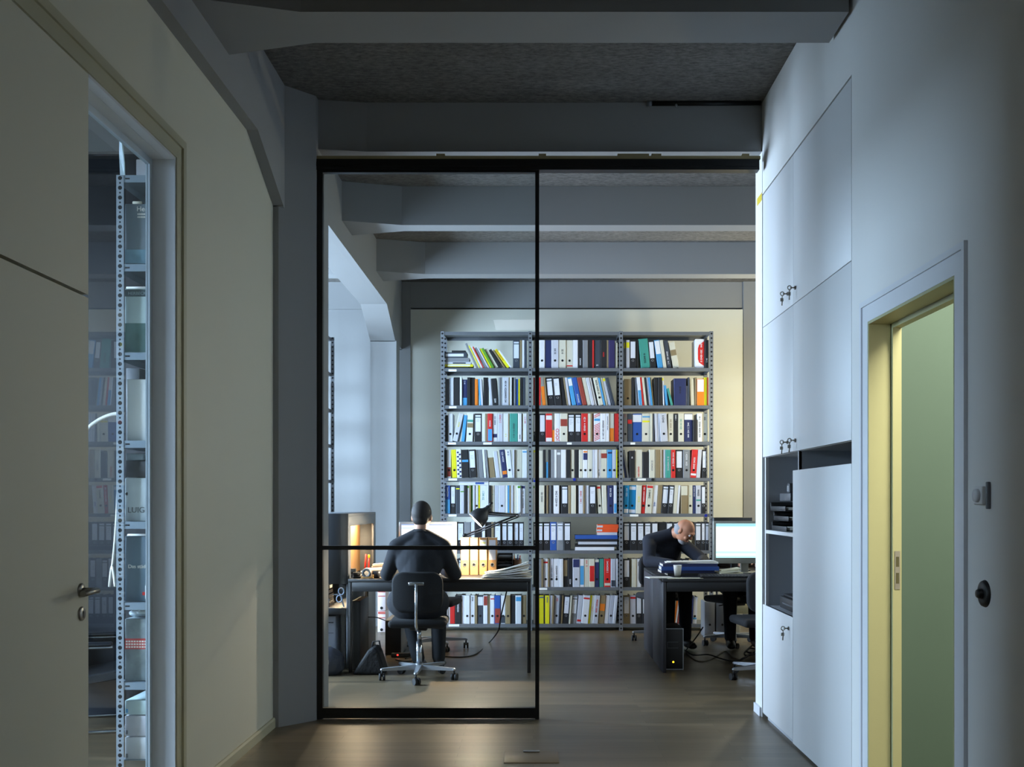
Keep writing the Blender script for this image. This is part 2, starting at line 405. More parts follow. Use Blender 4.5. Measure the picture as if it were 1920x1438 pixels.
# ================================================================== GLASS PARTITION
def px_box(mb, x0, x1, y0, y1, Y, t, mi=0):
    mb.box(ax(x0, Y), ax(x1, Y), Y, Y+t, az(y1, Y), az(y0, Y), mi)
pt = MB(); px_box(pt, 592, 1424, 298, 318, YP, .075)
px_box(pt, 592, 1424, 303, 311, YP-.006, .006)
track = pt.build('door_track', blackmetal)
tag(track, 'long black steel sliding door track under the concrete head beam', 'door track')
ht = MB(); px_box(ht, 592, 1426, 292, 298, YP+.005, .1)
hs = ht.build('packing_strip', mat('raw timber', (150, 136, 100), 0.8), track)
for (a, b_) in ((818, 834), (1010, 1024), (1158, 1217), (1222, 1240), (1392, 1405)):
    q = MB(); px_box(q, a, b_, 288, 292, YP+.01, .08)
    q.build('packing_block', mat('raw timber', (150, 136, 100), 0.8), track)
sd = thing('sliding_door', 'tall black framed glass sliding door standing in front of the shelves', 'sliding door', (ax(800, YP), YP, 0))
LD = sd.location.copy()
def dpart(nm, m, x0, x1, y0, y1, dy, t):
    b = MB(); px_box(b, x0, x1, y0, y1, YP, t)
    b.v = [(v[0]-LD.x, v[1]-LD.y+dy, v[2]) for v in b.v]
    return b.build(nm, m, sd)
dpart('stile', blackmetal, 592.5, 604, 318.4, 1349, .012, .045)
dpart('stile', blackmetal, 1003.5, 1011, 318.4, 1349, .012, .045)
dpart('top_rail', blackmetal, 604, 1003.5, 318.4, 322, .014, .04)
dpart('bottom_rail', blackmetal, 604, 1003.5, 1328, 1347.5, .012, .045)
dpart('middle_rail', blackmetal, 604, 1003.5, 1023.5, 1031, .012, .045)
dpart('glass_pane', glass, 604, 1003.5, 322, 1328, .032, .006)

# black conduit on the head beam
cd = MB(); yb = 7.03
cd.cyl(at(1222, 194, yb), at(1426, 193, yb), .016)
cdo = tag(cd.build('conduit', blackmetal), 'black conduit tube along the top of the head beam', 'conduit')
e = MB(); e.cyl(at(1213, 194, yb), at(1222, 194, yb), .017); e.build('end_cap', midgrey, cdo)
e = MB(); e.ell(at(1268, 198, yb-.01), (.009, .009, .012)); e.build('clamp', alu, cdo)

# floor socket lid
fb = MB(); Yf = 2*1.42*1000/(1407-941)
y2 = 2000*1.42/(1409-941); y1 = 2840/490
x1_, x2_ = ax(947, y2), ax(1046, y2)
fb.rbox(x1_, x2_, y1, y2, 0, .004, .002)
fl = tag(fb.build('floor_socket_lid', mat('brushed brown lid', (96, 82, 60), 0.4)), 'square floor socket lid set in the parquet near the camera', 'floor socket')
g = MB(); g.rbox(ax(981, y2), ax(1012, y2), y2-.035, y2-.012, .004, .012, .004); g.build('lid_grip', alu, fl)

# ================================================================== RIGHT WALL CUPBOARDS
cb = MB(); D = .47
def cupboard(nm, label, boxes, body):
    c = thing(nm, label, 'cupboard', (XR+D/2, (YC0+YC1)/2, body[0]))
    return c
YM = 6.205
def carcass(c, z0, z1, ya, yb):
    b = MB(); x0, x1 = XR+.022, XR+D; t = .018
    b.box(x0, x1, ya, ya+t, z0, z1); b.box(x0, x1, yb-t, yb, z0, z1); b.box(x1-t, x1, ya+t, yb-t, z0, z1)
    b.box(x0, x1-t, ya+t, yb-t, z0, z0+t); b.box(x0, x1-t, ya+t, yb-t, z1-t, z1)
    b.v = [(v[0]-c.location.x, v[1]-c.location.y, v[2]-c.location.z) for v in b.v]
    return b.build('carcass', cup_white, c)
def cdoor(c, z0, z1, ya, yb, lock=None, nm='cupboard_door'):
    b = MB(); b.rbox(XR+.0005, XR+.0195, ya+.002, yb-.002, z0+.002, z1-.002, .0015)
    o = c.location
    b.v = [(v[0]-o.x, v[1]-o.y, v[2]-o.z) for v in b.v]
    dd = b.build(nm, cup_white, c)
    if lock:
        ly, lz = lock; q = MB()
        q.cyl((XR, ly, lz), (XR-.006, ly, lz), .011); q.cyl((XR-.006, ly, lz), (XR-.03, ly, lz), .004)
        q.torus((XR-.034, ly, lz), .011, .0028, Matrix.Rotation(PI/2, 4, 'X'))
        q.v = [(v[0]-o.x, v[1]-o.y, v[2]-o.z) for v in q.v]
        lk = q.build('lock', brass, dd)
        q = MB(); q.torus((XR-.034, ly, lz-.018), .008, .0018, Matrix.Rotation(PI/2, 4, 'Y'), n=16, m=6); q.cyl((XR-.034, ly-.001, lz-.026), (XR-.036, ly-.002, lz-.07), .0035); q.box(XR-.045, XR-.027, ly-.0015, ly+.0015, lz-.045, lz-.026)
        q.v = [(v[0]-o.x, v[1]-o.y, v[2]-o.z) for v in q.v]
        q.build('key', brass, lk)
    return dd
Z1, Z2, Z3, ZP = 2.567, 1.712, .749, 1.605
cu = cupboard('wall_cupboard', 'white built-in cupboard at the top of the flush wall, two doors with hanging keys', None, (Z1,))
carcass(cu, Z1, ZC, YC0, YC1); cdoor(cu, Z1, ZC, YC0, YM, (6.15, 2.655)); cdoor(cu, Z1, ZC, YM, YC1-.003, (6.33, 2.655))
cm = cupboard('wall_cupboard', 'white built-in cupboard above the open dark niche, two doors with keys', None, (Z2,))
carcass(cm, Z2, Z1-.001, YC0, YC1); cdoor(cm, Z2, Z1, YC0, YM, (6.15, 1.775)); cdoor(cm, Z2, Z1, YM, YC1-.003, (6.34, 1.775))
cn = cupboard('niche_cupboard', 'white base cupboard with open grey niche, tall flush panel and one key', None, (0,))
nb = MB(); x0, x1 = XR+.02, XR+D; o = cn.location
nb.box(x1-.018, x1, YC0, 7.03, 0, Z2-.001); nb.box(x0, x1-.018, YC0, YC0+.018, 0, Z2-.001); nb.box(x0, x1-.018, 6.945, 6.963, 0, Z2-.001)
nb.box(x0, x1-.018, YC0+.018, 6.945, 0.0, .05); nb.box(XR+.004, x1-.018, 6.10, 6.945, Z3-.02, Z3-.002)
nb.box(XR+.004, x1-.018, 6.082, 6.10, .05, Z2-.001); nb.box(x0+.1, x1, 6.963, 7.03, 0, Z2-.001)
nb.v = [(v[0]-o.x, v[1]-o.y, v[2]-o.z) for v in nb.v]
nb.build('carcass', mat('grey niche laminate', (168, 172, 178), 0.5, var=0.01), cn)
for q_ in ((6.94, 6.968, Z3), (6.082, 6.096, ZP)):
    eb = MB(); eb.box(XR+.002, x0, q_[0], q_[1], q_[2], Z2-.002)
    eb.v = [(v[0]-o.x, v[1]-o.y, v[2]-o.z) for v in eb.v]; eb.build('front_edge', cup_white, cn)
sb = MB(); sb.box(XR+.003, x1-.019, 6.101, 6.939, 1.216, 1.238); sb.v = [(v[0]-o.x, v[1]-o.y, v[2]-o.z) for v in sb.v]; sb.build('niche_shelf', cup_white, cn)
cdoor(cn, .03, Z3, YM, YC1-.003, (6.31, .672)); cdoor(cn, .012, ZP, YC0, 6.217, None, 'tall_panel')

# desk trays in the niche
def niche_tray(z, dx, label, papers=True):
    t_ = thing('letter_tray', label, 'letter tray', (XR+.175+dx, 6.715, z), 0, 'letter trays in the niche')
    b = MB(); b.rbox(-.14, .14, -.2, .2, 0, .006, .002); b.rbox(-.14, .14, .194, .2, .006, .055, .002); b.rbox(.134, .14, -.2, .194, .006, .055, .002); b.rbox(-.14, -.134, -.2, .194, .006, .03, .002)
    b.build('tray', black, t_)
    if papers:
        p = MB(); p.rbox(-.125, .115, -.19, .18, .0065, .022, .001, M=rotz(.04)); p.build('paper_pile', paper, t_)
    return t_
for i, lb in enumerate(('black letter tray lowest on the niche shelf with white papers', 'black letter tray in the middle of the niche stack', 'black letter tray on top of the niche stack')):
    niche_tray(1.239 + i*.062, (0, .012, -.008)[i], lb)
b = MB(); b.rbox(XR+.06, XR+.28, 6.52, 6.80, 1.425, 1.475, .004); b.rbox(XR+.06, XR+.10, 6.54, 6.60, 1.475, 1.535, .004)
hp = tag(b.build('hole_punch', darkgrey), 'dark grey hole punch lying on the top letter tray', 'hole punch')
b = MB(); b.box(XR+.058, XR+.0595, 6.55, 6.60, 1.485, 1.52); b.build('metal_plate', chrome, hp)
b = MB(); b.rbox(XR+.06, XR+.36, 6.30, 6.80, Z3, Z3+.075, .006); b.rbox(XR+.08, XR+.34, 6.32, 6.78, Z3+.075, Z3+.09, .004)
pr = tag(b.build('document_scanner', black), 'flat black scanner lying on the niche floor', 'scanner')
b = MB(); b.box(XR+.058, XR+.0595, 6.38, 6.72, Z3+.03, Z3+.04); b.build('paper_slot', darkgrey, pr)

# wall switch, room thermostat and alarm button
def wall_plate(Y, z, w, hh, t): return (XR-t, XR, Y-w/2, Y+w/2, z-hh/2, z+hh/2)
Yt = XR*F/853.0; 
ts = thing('thermostat', 'small white dial thermostat above the black wall button', 'thermostat', (XR, XR*F/841, az(929, XR*F/841)))
b = MB(); b.rbox(-.014, 0, -.034, .034, -.031, .031, .004); b.build('housing', cup_white, ts)
b = MB(); b.lathe([(0, .026), (.02, .026), (.023, .02), (.023, .014)], M=Matrix.Rotation(-PI/2, 4, 'Y')); b.build('dial', lining, ts)
b = MB(); b.rbox(-.012, 0, -.071, -.055, -.045, .045, .003); b.build('side_strip', midgrey, ts)
wb = thing('wall_button', 'round black button knob on the white wall beside the doorway', 'wall button', (XR, XR*F/847, az(1113, XR*F/847)))
b = MB(); b.lathe([(0, .012), (.03, .012), (.042, .009), (.046, 0)], M=Matrix.Rotation(-PI/2, 4, 'Y')); b.build('collar', black, wb)
b = MB(); b.lathe([(0, .03), (.012, .029), (.017, .022), (.018, .012)], M=Matrix.Rotation(-PI/2, 4, 'Y')); b.build('push_knob', blackmetal, wb)
# ================================================================== STEEL SHELVING AND BOOKS
YS = 11.76; SC = F/YS
LEVELS = [622, 690, 760, 828, 896, 963, 1032, 1101, 1170]      # top faces of the boards, in photograph rows
def sx(px): return (px-CX)/SC
def sz(py): return EYE + (CY-py)/SC
DEP = .42
BAYS = [(829.5, 994), (994, 1164.5), (1164.5, 1334)]
def shelving(nm, label, xs, bays, y0, levels, labels=(), magnets=()):
    root = thing(nm, label, 'shelving', ((xs[0]+xs[-1])/2, y0, 0))
    ox, oy = root.location.x, root.location.y
    ztop = levels[0]+.006
    pm = None
    for x in xs:
        for yy in (y0-.003, y0+DEP-.035):
            if pm is None:
                b = MB(); b.box(-.02, .02, 0, .0025, 0, ztop); b.box(-.02, -.0175, .0025, .036, 0, ztop)
                pm = b.mesh('post', [post_m])
            p = bpy.data.objects.new('post', pm); C.objects.link(p); p.parent = root; p.location = (x-ox, yy-oy, .0)
    bm_ = {}
    for (xa, xb) in bays:
        for z in levels:
            w = round(xb-xa, 3)
            if w not in bm_:
                b = MB(); h = .036; x0, x1 = -w/2+.0205, w/2-.0205
                b.box(x0, x1, .001, DEP-.005, -.0015, 0); b.box(x0, x1, 0, .0015, -h, 0); b.box(x0, x1, .0015, .014, -h, -h+.0015)
                b.box(x0, x1, DEP-.0065, DEP-.005, -h, -.0015); b.box(x0, x0+.0015, .014, DEP-.0065, -h, -.0015); b.box(x1-.0015, x1, .014, DEP-.0065, -h, -.0015)
                bm_[w] = b.mesh('shelf_board', [steel])
            s_ = bpy.data.objects.new('shelf_board', bm_[w]); C.objects.link(s_); s_.parent = root
            s_.location = ((xa+xb)/2-ox, 0.0006, z)
    for (px, py, w) in labels:
        b = MB(); b.box(sx(px)-ox, sx(px+w)-ox, -.0015, 0, sz(py+4), sz(py)); b.build('shelf_label', paper, root)
    for (px, py, r, c) in magnets:
        b = MB(); b.cyl((sx(px)-ox, 0, sz(py)), (sx(px)-ox, -.008, sz(py)), r/SC, n=16); q = b.build('magnet', c, root)
    return root
blue_mag = mat('blue magnet', (28, 44, 150), 0.4)
shelving('steel_shelving', 'grey perforated steel shelving of three bays packed with binders', [sx(829.5), sx(994), sx(1164.5), sx(1334)],
    [(sx(a), sx(b)) for a, b in BAYS], YS, [sz(y) for y in LEVELS],
    [(841,692.5,15),(842,761.5,14),(840,829.5,15),(906,829.5,16),(841,897,16),(841,964.5,15),(841,1170.5,20),(1063,829.5,9),(1011,1102,15),(1182,829.5,9),(1195,897,16),(1181,964.5,16)],
    [(1077,899,2.8,blue_mag),(1185,899,2.8,black),(1224,899,2.8,black),(1323.5,966.5,2.8,blue_mag),(1002,902,2,blue_mag)])

PAL = {'W':('white',(226,227,232)),'C':('cream',(212,208,190)),'P':('pale grey',(196,198,208)),'G':('grey',(132,134,138)),'D':('slate',(62,68,78)),
 'K':('black',(34,34,37)),'N':('navy',(40,48,92)),'B':('blue',(44,84,160)),'S':('sky blue',(74,154,206)),'T':('teal',(66,150,136)),'g':('green',(92,150,44)),
 'Y':('yellow',(232,222,30)),'O':('orange',(236,128,32)),'R':('red',(206,40,36)),'M':('brick red',(150,62,50)),'n':('brown',(142,124,92)),'V':('violet',(56,48,92)),'L':('cyan',(18,132,184))}
PM = {k: mat('spine '+n, rgb, 0.5, var=0.04, scale=40) for k, (n, rgb) in PAL.items()}
ring_m = mat('binder ring', (170, 172, 176), 0.35, 0.8); hole_m = mat('finger hole', (8, 8, 9), 0.9, var=0)
label_m = mat('spine label', (222, 225, 234), 0.7, var=0.02); line_m = mat('label rule', (52, 74, 70), 0.7)
ink = {k: PM[k] for k in PM}
import re
TOK = re.compile(r'([lhsbk])([A-Za-z])([\d.]+)(?:h(\d+))?(?:t(-?\d+))?((?::.*)?)$')

def lettering(w, z0, z1, rnd):
    """a vertical strip of small irregular strokes standing for lettering too small to read"""
    b = MB(); z = z1; lw = min(w*.34, .022)
    while z > z0+.004:
        h = rnd.uniform(.004, .009)
        if rnd.random() < .16: z -= .008; continue
        a = rnd.uniform(.55, 1)*lw/2
        b.box(-a, -a+lw*.28, -.0016, -.0006, z-h, z); b.box(a-lw*.28, a, -.0016, -.0006, z-h*.9, z)
        if rnd.random() < .6: b.box(-a+lw*.28, a-lw*.28, -.0016, -.0006, z-h*.55, z-h*.3)
        z -= h+.0025
    return b

def make_book(ty, col, w, h, depth, marks, rnd):
    """local origin: bottom centre of the spine, spine toward -Y"""
    m = PM[col]; x = w/2; r = min(.006, w*.25) if ty in 'hls' else min(.003, w*.3)
    body = MB()
    cov = .0022 if w > .03 else .0012
    arc_ = [(-x+r-r*math.cos(a), r-r*math.sin(a)) for a in (0, PI/6, PI/3, PI/2)]
    out = arc_ + [(-p[0], p[1]) for p in reversed(arc_)]
    u = out + [(x, depth), (x-cov, depth), (x-cov, r+cov), (-x+cov, r+cov), (-x+cov, depth), (-x, depth)]
    body.prism(u, 'z', 0, h)
    pz = .006 if ty != 'b' else .002
    body.box(-x+cov, x-cov, r+cov+(.012 if ty in 'hl' else .001), depth-.004, pz, h-(.018 if ty in 'hl' else .004), 1)
    o = body.build('binder' if ty in 'hls' else 'book', [m, pages])
    desc = []
    if ty == 'l':
        lw = max(w*.72, .012); z1, z0 = h*.945, h*.36
        b = MB(); b.box(-lw/2, lw/2, -.001, .0005, z0, z1)
        lb = b.build('spine_label', PM['C'] if any(k == 'C' for k, *_ in marks) else label_m, o)
        if rnd.random() < .55:
            b = MB(); b.box(-lw/2, lw/2, -.0016, -.0008, h*.855, h*.885); b.build('label_rule', line_m, lb)
        if rnd.random() < .6:
            b = MB(); n_ = rnd.randint(2, 4)
            for q in range(n_): b.box(-lw*.3, lw*rnd.uniform(.05, .3), -.0016, -.0008, h*(.78-q*.05)-.003, h*(.78-q*.05))
            b.build('handwriting', PM['G'], lb)
        b = MB(); b.torus((0, -.0005, h*.275), .0105, .0022, Matrix.Rotation(PI/2, 4, 'X'), n=18, m=6); b.build('finger_ring', ring_m, o)
    if ty == 'h':
        b = MB(); b.cyl((0, .001, h*.275), (0, -.0014, h*.275), min(.0128, w*.34), n=18); b.build('finger_hole', hole_m, o)
    for mk in marks:
        kind, c, a, bb = mk
        if kind == 'p':
            if ty == 'l' and c == 'C': continue
            q = MB(); q.box(-x+r*.6, x-r*.6, -.0008, .0006, h*(1-bb/100), h*(1-a/100)); q.build('colour_band', PM[c], o)
        elif kind == 't':
            lettering(w, h*(1-bb/100), h*(1-a/100), rnd).build('spine_lettering', PM[c], o)
        elif kind == 'e':                         # striped spine
            q = MB(); n_ = 16
            for i in range(n_):
                z0 = h*(.02+i*.94/n_)
                if .60 < z0/h < .82: continue
                q.prism([(-x+.003, z0), (x-.003, z0+w*.45), (x-.003, z0+w*.45+h*.024), (-x+.003, z0+h*.024)], 'y', -.0012, .0005)
            q.build('colour_band', PM[c], o)
        elif kind == 'c':                         # chequered spine
            q = MB()
            for i in range(12):
                for j in range(2):
                    if (i+j) % 2: q.box(-x+.004+j*(x-.004), -x+.004+(j+1)*(x-.004), -.001, .0005, h*(.03+i*.075), h*(.03+i*.075+.06))
            q.build('colour_band', PM[c], o)
        elif kind == 'o':                         # stacked rings
            q = MB()
            Mt = T(w*.30, -.0012, h*.035) @ Matrix.Rotation(-PI/2, 4, 'Y') @ FACE
            txt('spine_lettering', 'JOCO', w*.88, Mt, PM[c], o)
        elif kind == 'd':                         # slanted shield
            q = MB(); q.prism([(-x*.2, h*.80), (x-.002, h*.93), (x-.002, h*.08), (-x*.2, h*.2), (-x*.45, h*.32), (-x*.45, h*.68)], 'y', -.0012, .0005)
            q.build('colour_band', PM[c], o)
            lt = lettering(w*1.5, h*.2, h*.84, rnd); lt.v = [(v[0]+x*.3, v[1]-.001, v[2]) for v in lt.v]; lt.build('spine_lettering', PM['W'], o)
    return o

def parse_marks(s):
    out = []
    for t in [q for q in s.split(':') if q]:
        mm = re.match(r"(['=#%&]?)([A-Za-z])(?:(\d\d)-(\d\d))?$", t)
        k = {'': 'p', "'": 't', '=': 'e', '#': 'c', '%': 'o', '&': 'd'}[mm.group(1)]
        out.append((k, mm.group(2), int(mm.group(3) or 0), int(mm.group(4) or 99)))
    return out

ORD = 'first second third fourth fifth sixth seventh eighth ninth tenth eleventh twelfth thirteenth fourteenth fifteenth sixteenth seventeenth eighteenth nineteenth twentieth'.split()
ORD += ['twenty-'+x for x in ORD[:9]] + ['thirtieth'] + ['thirty-'+x for x in ORD[:9]]
def look(ty, col, w, h, t, marks):
    c = PAL[col][0]; fm = []
    for k, cc, a, b in marks:
        n = PAL[cc][0]
        if k == 'p':
            if ty == 'l': continue
            pos = 'top' if b < 45 else 'foot' if a > 45 else 'middle'
            fm.append(('mostly %s below' % n) if b-a > 48 and a > 25 else '%s %s' % (n, pos) if b-a > 18 else '%s patch at %s' % (n, pos))
        elif k == 't': fm.append('%s lettering' % n)
        elif k == 'e': fm.append('%s slanted stripes' % n)
        elif k == 'c': fm.append('%s checks' % n)
        elif k == 'o': fm.append('large %s letters' % n)
        elif k == 'd': fm.append('%s panel' % n)
    f = (' with ' + ' and '.join(fm[:2])) if fm else ''
    if ty == 'l': s = '%s %slever-arch binder with %s label' % (c, 'narrow ' if w < 9 else '', 'cream' if any(m[1] == 'C' for m in marks) else 'white')
    elif ty == 'h': s = '%s %sfinger-hole binder%s' % (c, 'narrow ' if w < 9 else 'wide ' if w > 13.5 else '', f)
    elif ty == 's': s = '%s %sfolder%s' % (c, 'wide ' if w > 13.5 else '', f)
    else: s = '%s %s%s%s' % (c, 'short ' if h < 44 else '', 'booklet' if w < 5 else 'book', f)
    return ('leaning ' if abs(t) >= 6 else '') + s

BOOKS = {}
def layout(bay, row, spec, x_end, y_front, base_z, place, scale=1.0, group=None, rseed=0):
    """spec in photograph pixels of the shelf plane; place = words for the spot"""
    rnd = random.Random(rseed*131 + row*17 + bay)
    segs = []; cur = None
    for tk in spec.split():
        if tk[0] == '@': cur = [float(tk[1:]), []]; segs.append(cur); continue
        m = TOK.match(tk)
        if not m: raise ValueError('bad token ' + tk)
        ty, col, w, h, t, mk = m.groups()
        cur[1].append((ty, col, float(w), float(h or 53), float(t or 0), parse_marks(mk or '')))
    items = []
    for i, (x0, ts) in enumerate(segs):
        lim = segs[i+1][0] if i+1 < len(segs) else x_end
        for k in range(14):
            f = 1 - k*.03; x = x0; pl = []; s_prev = None; hp = 0
            for (ty, col, w, h, t, mk) in ts:
                a = math.radians(t); s = math.tan(a)
                if s_prev is not None and s_prev > s: x += min(h, hp)*(s_prev - s)
                if s_prev is not None and s > s_prev >= 0 and s > 0: x += 0.0
                pl.append((x, w*f)); x += w*f/math.cos(a) + .35; s_prev = s; hp = h
            ov_ = max([0] + [px_ + (w_*f)*math.cos(math.radians(t_)) + h_*math.sin(math.radians(t_)) - lim for (px_, _w), (a_, b_, w_, h_, t_, m_) in zip(pl, ts) if t_ > 0]) if i == len(segs)-1 else 0
            if x <= lim + .5 and ov_ <= 0: break
        for (xx, ww), (ty, col, w, h, t, mk) in zip(pl, ts): items.append((xx, ww, ty, col, w, h, t, mk))
    looks = [look(*(it[2:4] + (it[4], it[5], it[6], it[7]))) for it in items]
    for n, (it, lk) in enumerate(zip(items, looks)):
        xx, ww, ty, col, w, h, t, mk = it
        W_ = ww/SC*scale; H_ = h/SC*scale
        o = make_book(ty, col, W_, H_, rnd.uniform(.235, .285) if ty in 'hls' else rnd.uniform(.19, .25), mk, rnd)
        a = math.radians(t)
        # tilted about the corner that carries it
        if t <= 0: M = T(sx(xx), 0, 0) @ Matrix.Rotation(a, 4, 'Y') @ T(W_/2, 0, 0)
        else:      M = T(sx(xx) + W_*math.cos(a), 0, 0) @ Matrix.Rotation(a, 4, 'Y') @ T(-W_/2, 0, 0)
        o.matrix_world = T(0, y_front + rnd.uniform(0, .022), base_z + .0006) @ M
        if looks.count(lk) == 1: lab = '%s, %s' % (lk, place)
        else: lab = '%s, %s from left end, %s' % (lk, ORD[n], place)
        if len(re.findall(r"[A-Za-z0-9][A-Za-z0-9'-]*", lab)) > 16:
            lab = '%s, %s from left, %s' % (lk.split(' and ')[0], ORD[n], place)
        if len(re.findall(r"[A-Za-z0-9][A-Za-z0-9'-]*", lab)) > 16: lab = '%s, %s from left, %s' % (lk.split(' with ')[0], ORD[n], place)
        tag(o, lab, 'binder' if ty in 'hls' else 'book', group)
        BOOKS.setdefault((bay, row), []).append(o)

ROWN = ['top row', 'second row', 'third row', 'fourth row', 'fifth row', 'sixth row', 'seventh row', 'bottom row']
BAYN = ['left bay', 'middle bay', 'right bay']
R = {}
R[0,0] = "@893 bG4h51t-25 bY2h47t-26 bW3h46t-27 bR2h45t-27 bG4h43t-28 bP3h43t-28 bY3h42t-29 bg4h42t-29 bC6h41t-30 bK5h40t-31 bn3h40t-33 bY5h42t-35:'R05-60 bW3h40t-35 @961.5 lD13 bn4 bW4 bD4"
R[0,1] = "@834 bG4h50 bK3h50 bG4h52 bP5h52 sK12 bW4 sN10h49:S70-99:'W06-18 bK6 bK5 bK3 bO6h50 bS3h50t-3 bP4h50t-3 bK5 bK4 bP5h50t-4 sK11h51t-4:'W75-90 bG4 bG3 sP13:'K10-90 bn2 bW3 bK4 bG3 sB5h50 bY3h50 bK4 bD6"
R[0,2] = "@834 bK5h50 hW9 @848.5 hP9t13:'Y30-50 bS6h50t6 @874 hW12t2:T22-30:n34-50 @889 lK14 bW6 bn4 sR9:'W25-50:S55-97 sW9:'N10-40:N72-85 sP10:'R05-32 sW10:'Y72-82 bn2 sT15:'D35-85 sW7:'K75-95 bn2 sW7:'R12-35"
R[0,3] = "@832 bK5 hW8:M62-95 hY9t-2 sW9h54t-2:#N sK13t-2:S36-44 lK13t-3 bG4t-3 sG8t-3 bW4t-4 bG4t-5 sn11h38t-6 sP8h50t-7 bC4t-7 sN9t-7:'W05-45:O76-88 hW9t-5:'N06-20 @961.5 bP3 hC14 sW9:S05-10"
R[0,4] = "@834 sB10:S50-99:'W06-40 lK10 sD8:Y10-14 sP8:g20-24 bK5 bP4:g02-09 bn3 bg3 bP4 hW6 bY3 sW12:'T18-52 bW4 bK4 sC7:'T28-34 sP7:'T28-34 hP13 bW4 bS3 bn3 bP4 bC7 sW7:g02-10 sW8:N02-11:'D20-80"
R[0,5] = "@836 lK10 lK10 lK13 sG12 bW7 sK13 bW3 bW3 sK11 sn5 lK13 lK11 lK11 lK10 lK9"
R[0,6] = "@836 bP6 bW4 lK12 lK12 lK12 sG12 lK12 lK12 lK12 sK11 bn6 bR5 bG8 bK6 bD5"
R[0,7] = "@836 bP4h48 bW3h42 sR9h43 sK11:'W30-60 sW6 hW10 hW9:'K05-25 bn4 hD11:W05-35 sW8:M02-35 bn4 hW8:R10-14 hB11:M46-98 hW9:D72-98 hn9 sK9 sW11:S05-20 hn9"
R[1,0] = "@1000 bC4 bP4 @1011 hW11 sN12 hP14:'K30-50 hC14:'K30-50 hC13:R89-93 bW9 sK9:'W62-88 sG10 bK8 bR3 sD12:'W86-92 sK12:'R40-65 bn3 sV12 bC5h48"
R[1,1] = "@1000 bR3 bG4 @1011 bR3 bO6h36t-5 bn3t-5 lK13t-5 lK13t-5 bK6t-6 bn3t-8 bP4t-8 sS8t-10:W05-30 sB9t-11:'W60-90 sM8t-12 sC8t-12 sP6t-12 bW3t-12 bK3t-12 hC9t-12:'K10-65 bS3t-12 bC4t-12 bP5t-13:Y02-12 sD6t-14"
R[1,2] = "@1000 lK6 bG3 @1011 lK12 sR12:W07-22:W86-99 bO4h22 sW10:%R hC14:M20-45 lK13 lK12 hR12:'W13-62 bC5 bn3 bM2 hW12:=R:S18-26 sW10:'K25-90 sW6:'N10-60 sC9:O52-98 sR8"
R[1,3] = "@1000 bC4:Y02-10 bP4 @1011 bC7h51 bK5 bS4h30 bK5 bG6 bW4 bG7:W10-18 sW10 sK8 hC7 sK8 hC7 hW9:O05-10:N12-36 hC9 bP4 bW4 bW6:'K70-95 hC12:M13-30 hS9:N08-14 hP7 bY2"
R[1,4] = "@1000 bW3:g02-10 bP4 @1011 sC10:'D25-60 bK3 bn3 bG5 bK4 sW11:'K20-75 bK3 lK13 sn5 sC9 bK4 sW9:'R20-65 bn2 sW8 lK13 hC8t-4:R05-12 sC9t-2 hN11:'W10-40 sW6:S65-97"
R[1,5] = "@1000 lK9 @1010 lK8:g05-15 lK13 lB12 lG13 lK13"
R[1,6] = "@1000 bK4 bG4 @1011 bG4 bn3 hW9:R10-16 bn2 hP8:'K25-75 hW10:'K25-70 sW7 sK8:n05-62 sK9:'W70-90 hP13:N02-30 sW8:S25-92 sC9:'R05-30 sC10:R25-80 hN8:C02-12 sT9 hR12:'W08-55:C86-95 sP9:D76-98 bW4"
R[1,7] = "@1000 sP5 bG3 @1011 sY9:B05-09 bK2 sY8:'B05-25 bP4t2 bn3t2 hP10t3:'R10-25 bK3t3 bn3t3 lK12t4 bC3t4 lG11t4 sP9t5:R86-93 hW13t5:R08-14 bY3t5 bC5t5:'R40-60 hP10t5:'R15-60 hn11t5:O30-55 sW8t5 hP8t5 sW6t5"
R[2,0] = "@1169.5 sG4:Y08-28 sP7:Y08-28 lK12 bK4 sT17h55t-5:'K50-85 lK11h52t-5 sS10t-8:W03-50 bC6t-8 sD9h52t-8:'W40-90 sC12h49t-11:n30-52 @1305 sW17h55:&R sK8:'W65-80"
R[2,1] = "@1171 hn14h50 bK4 bG4t-3 bW6t-5:S46-99 bR3t-5 bC4t-6 bK3t-6 bP4t-6 bS3t-6 bn2t-6 sK7 sK7 bW3t-2:Y02-11 bS4h38t-5 bT4h33t-14 @1264.5 sN24h51:'K30-60 bW3h37 bD3 sC8h50t-2 bn4 sO14h50:W02-48 bY6 bR2"
R[2,2] = "@1169.5 hG7:'R04-12 sD9:R22-36 hB18:W04-30 hC15:S09-14:Y25-31 bC4 bD3 bP5t-2 bW3t-2 hP14t-3:'K08-35 hC10:'n20-60 bK8:'W05-25 hC11:'T20-55 sN16:W02-22:'W32-85 sK8h41 sW9:'K10-85 hC10:'K12-25"
R[2,3] = "@1169.5 bC3t-9 bN3t-9 bG4t-9 sK10h51:'W22-30 sC14:'R60-97 sK12h49 sC11:'G38-75 sn9 bW3 bn3 bP3 sT10:'P25-75 hR8:'W10-60 lK14 hG13:'W10-60 hR11t4:'W28-70:W85-92 bP7t4 lK8"
R[2,4] = "@1169.5 hL9t2:'W10-40:W84-98 hL13t2:W04-16:W86-98 sC10t2:'Y40-60 hR7t3:'W05-60 hC12t4:'K16-48:R02-10 sW9t4:'B60-75 sn8t4 lK12t4 lK9t4 sC7t4 bW4t4 sn13:C02-35 hC9:'T36-41 bN5:'W05-40 hP10:'K15-40:T50-55 lK8"
R[2,5] = "@1169.5 lK12:C lK13 lK13 lK13 lK13 sK14 lK13 lK14 lK12 @1304 lK12 lK7 lK7"
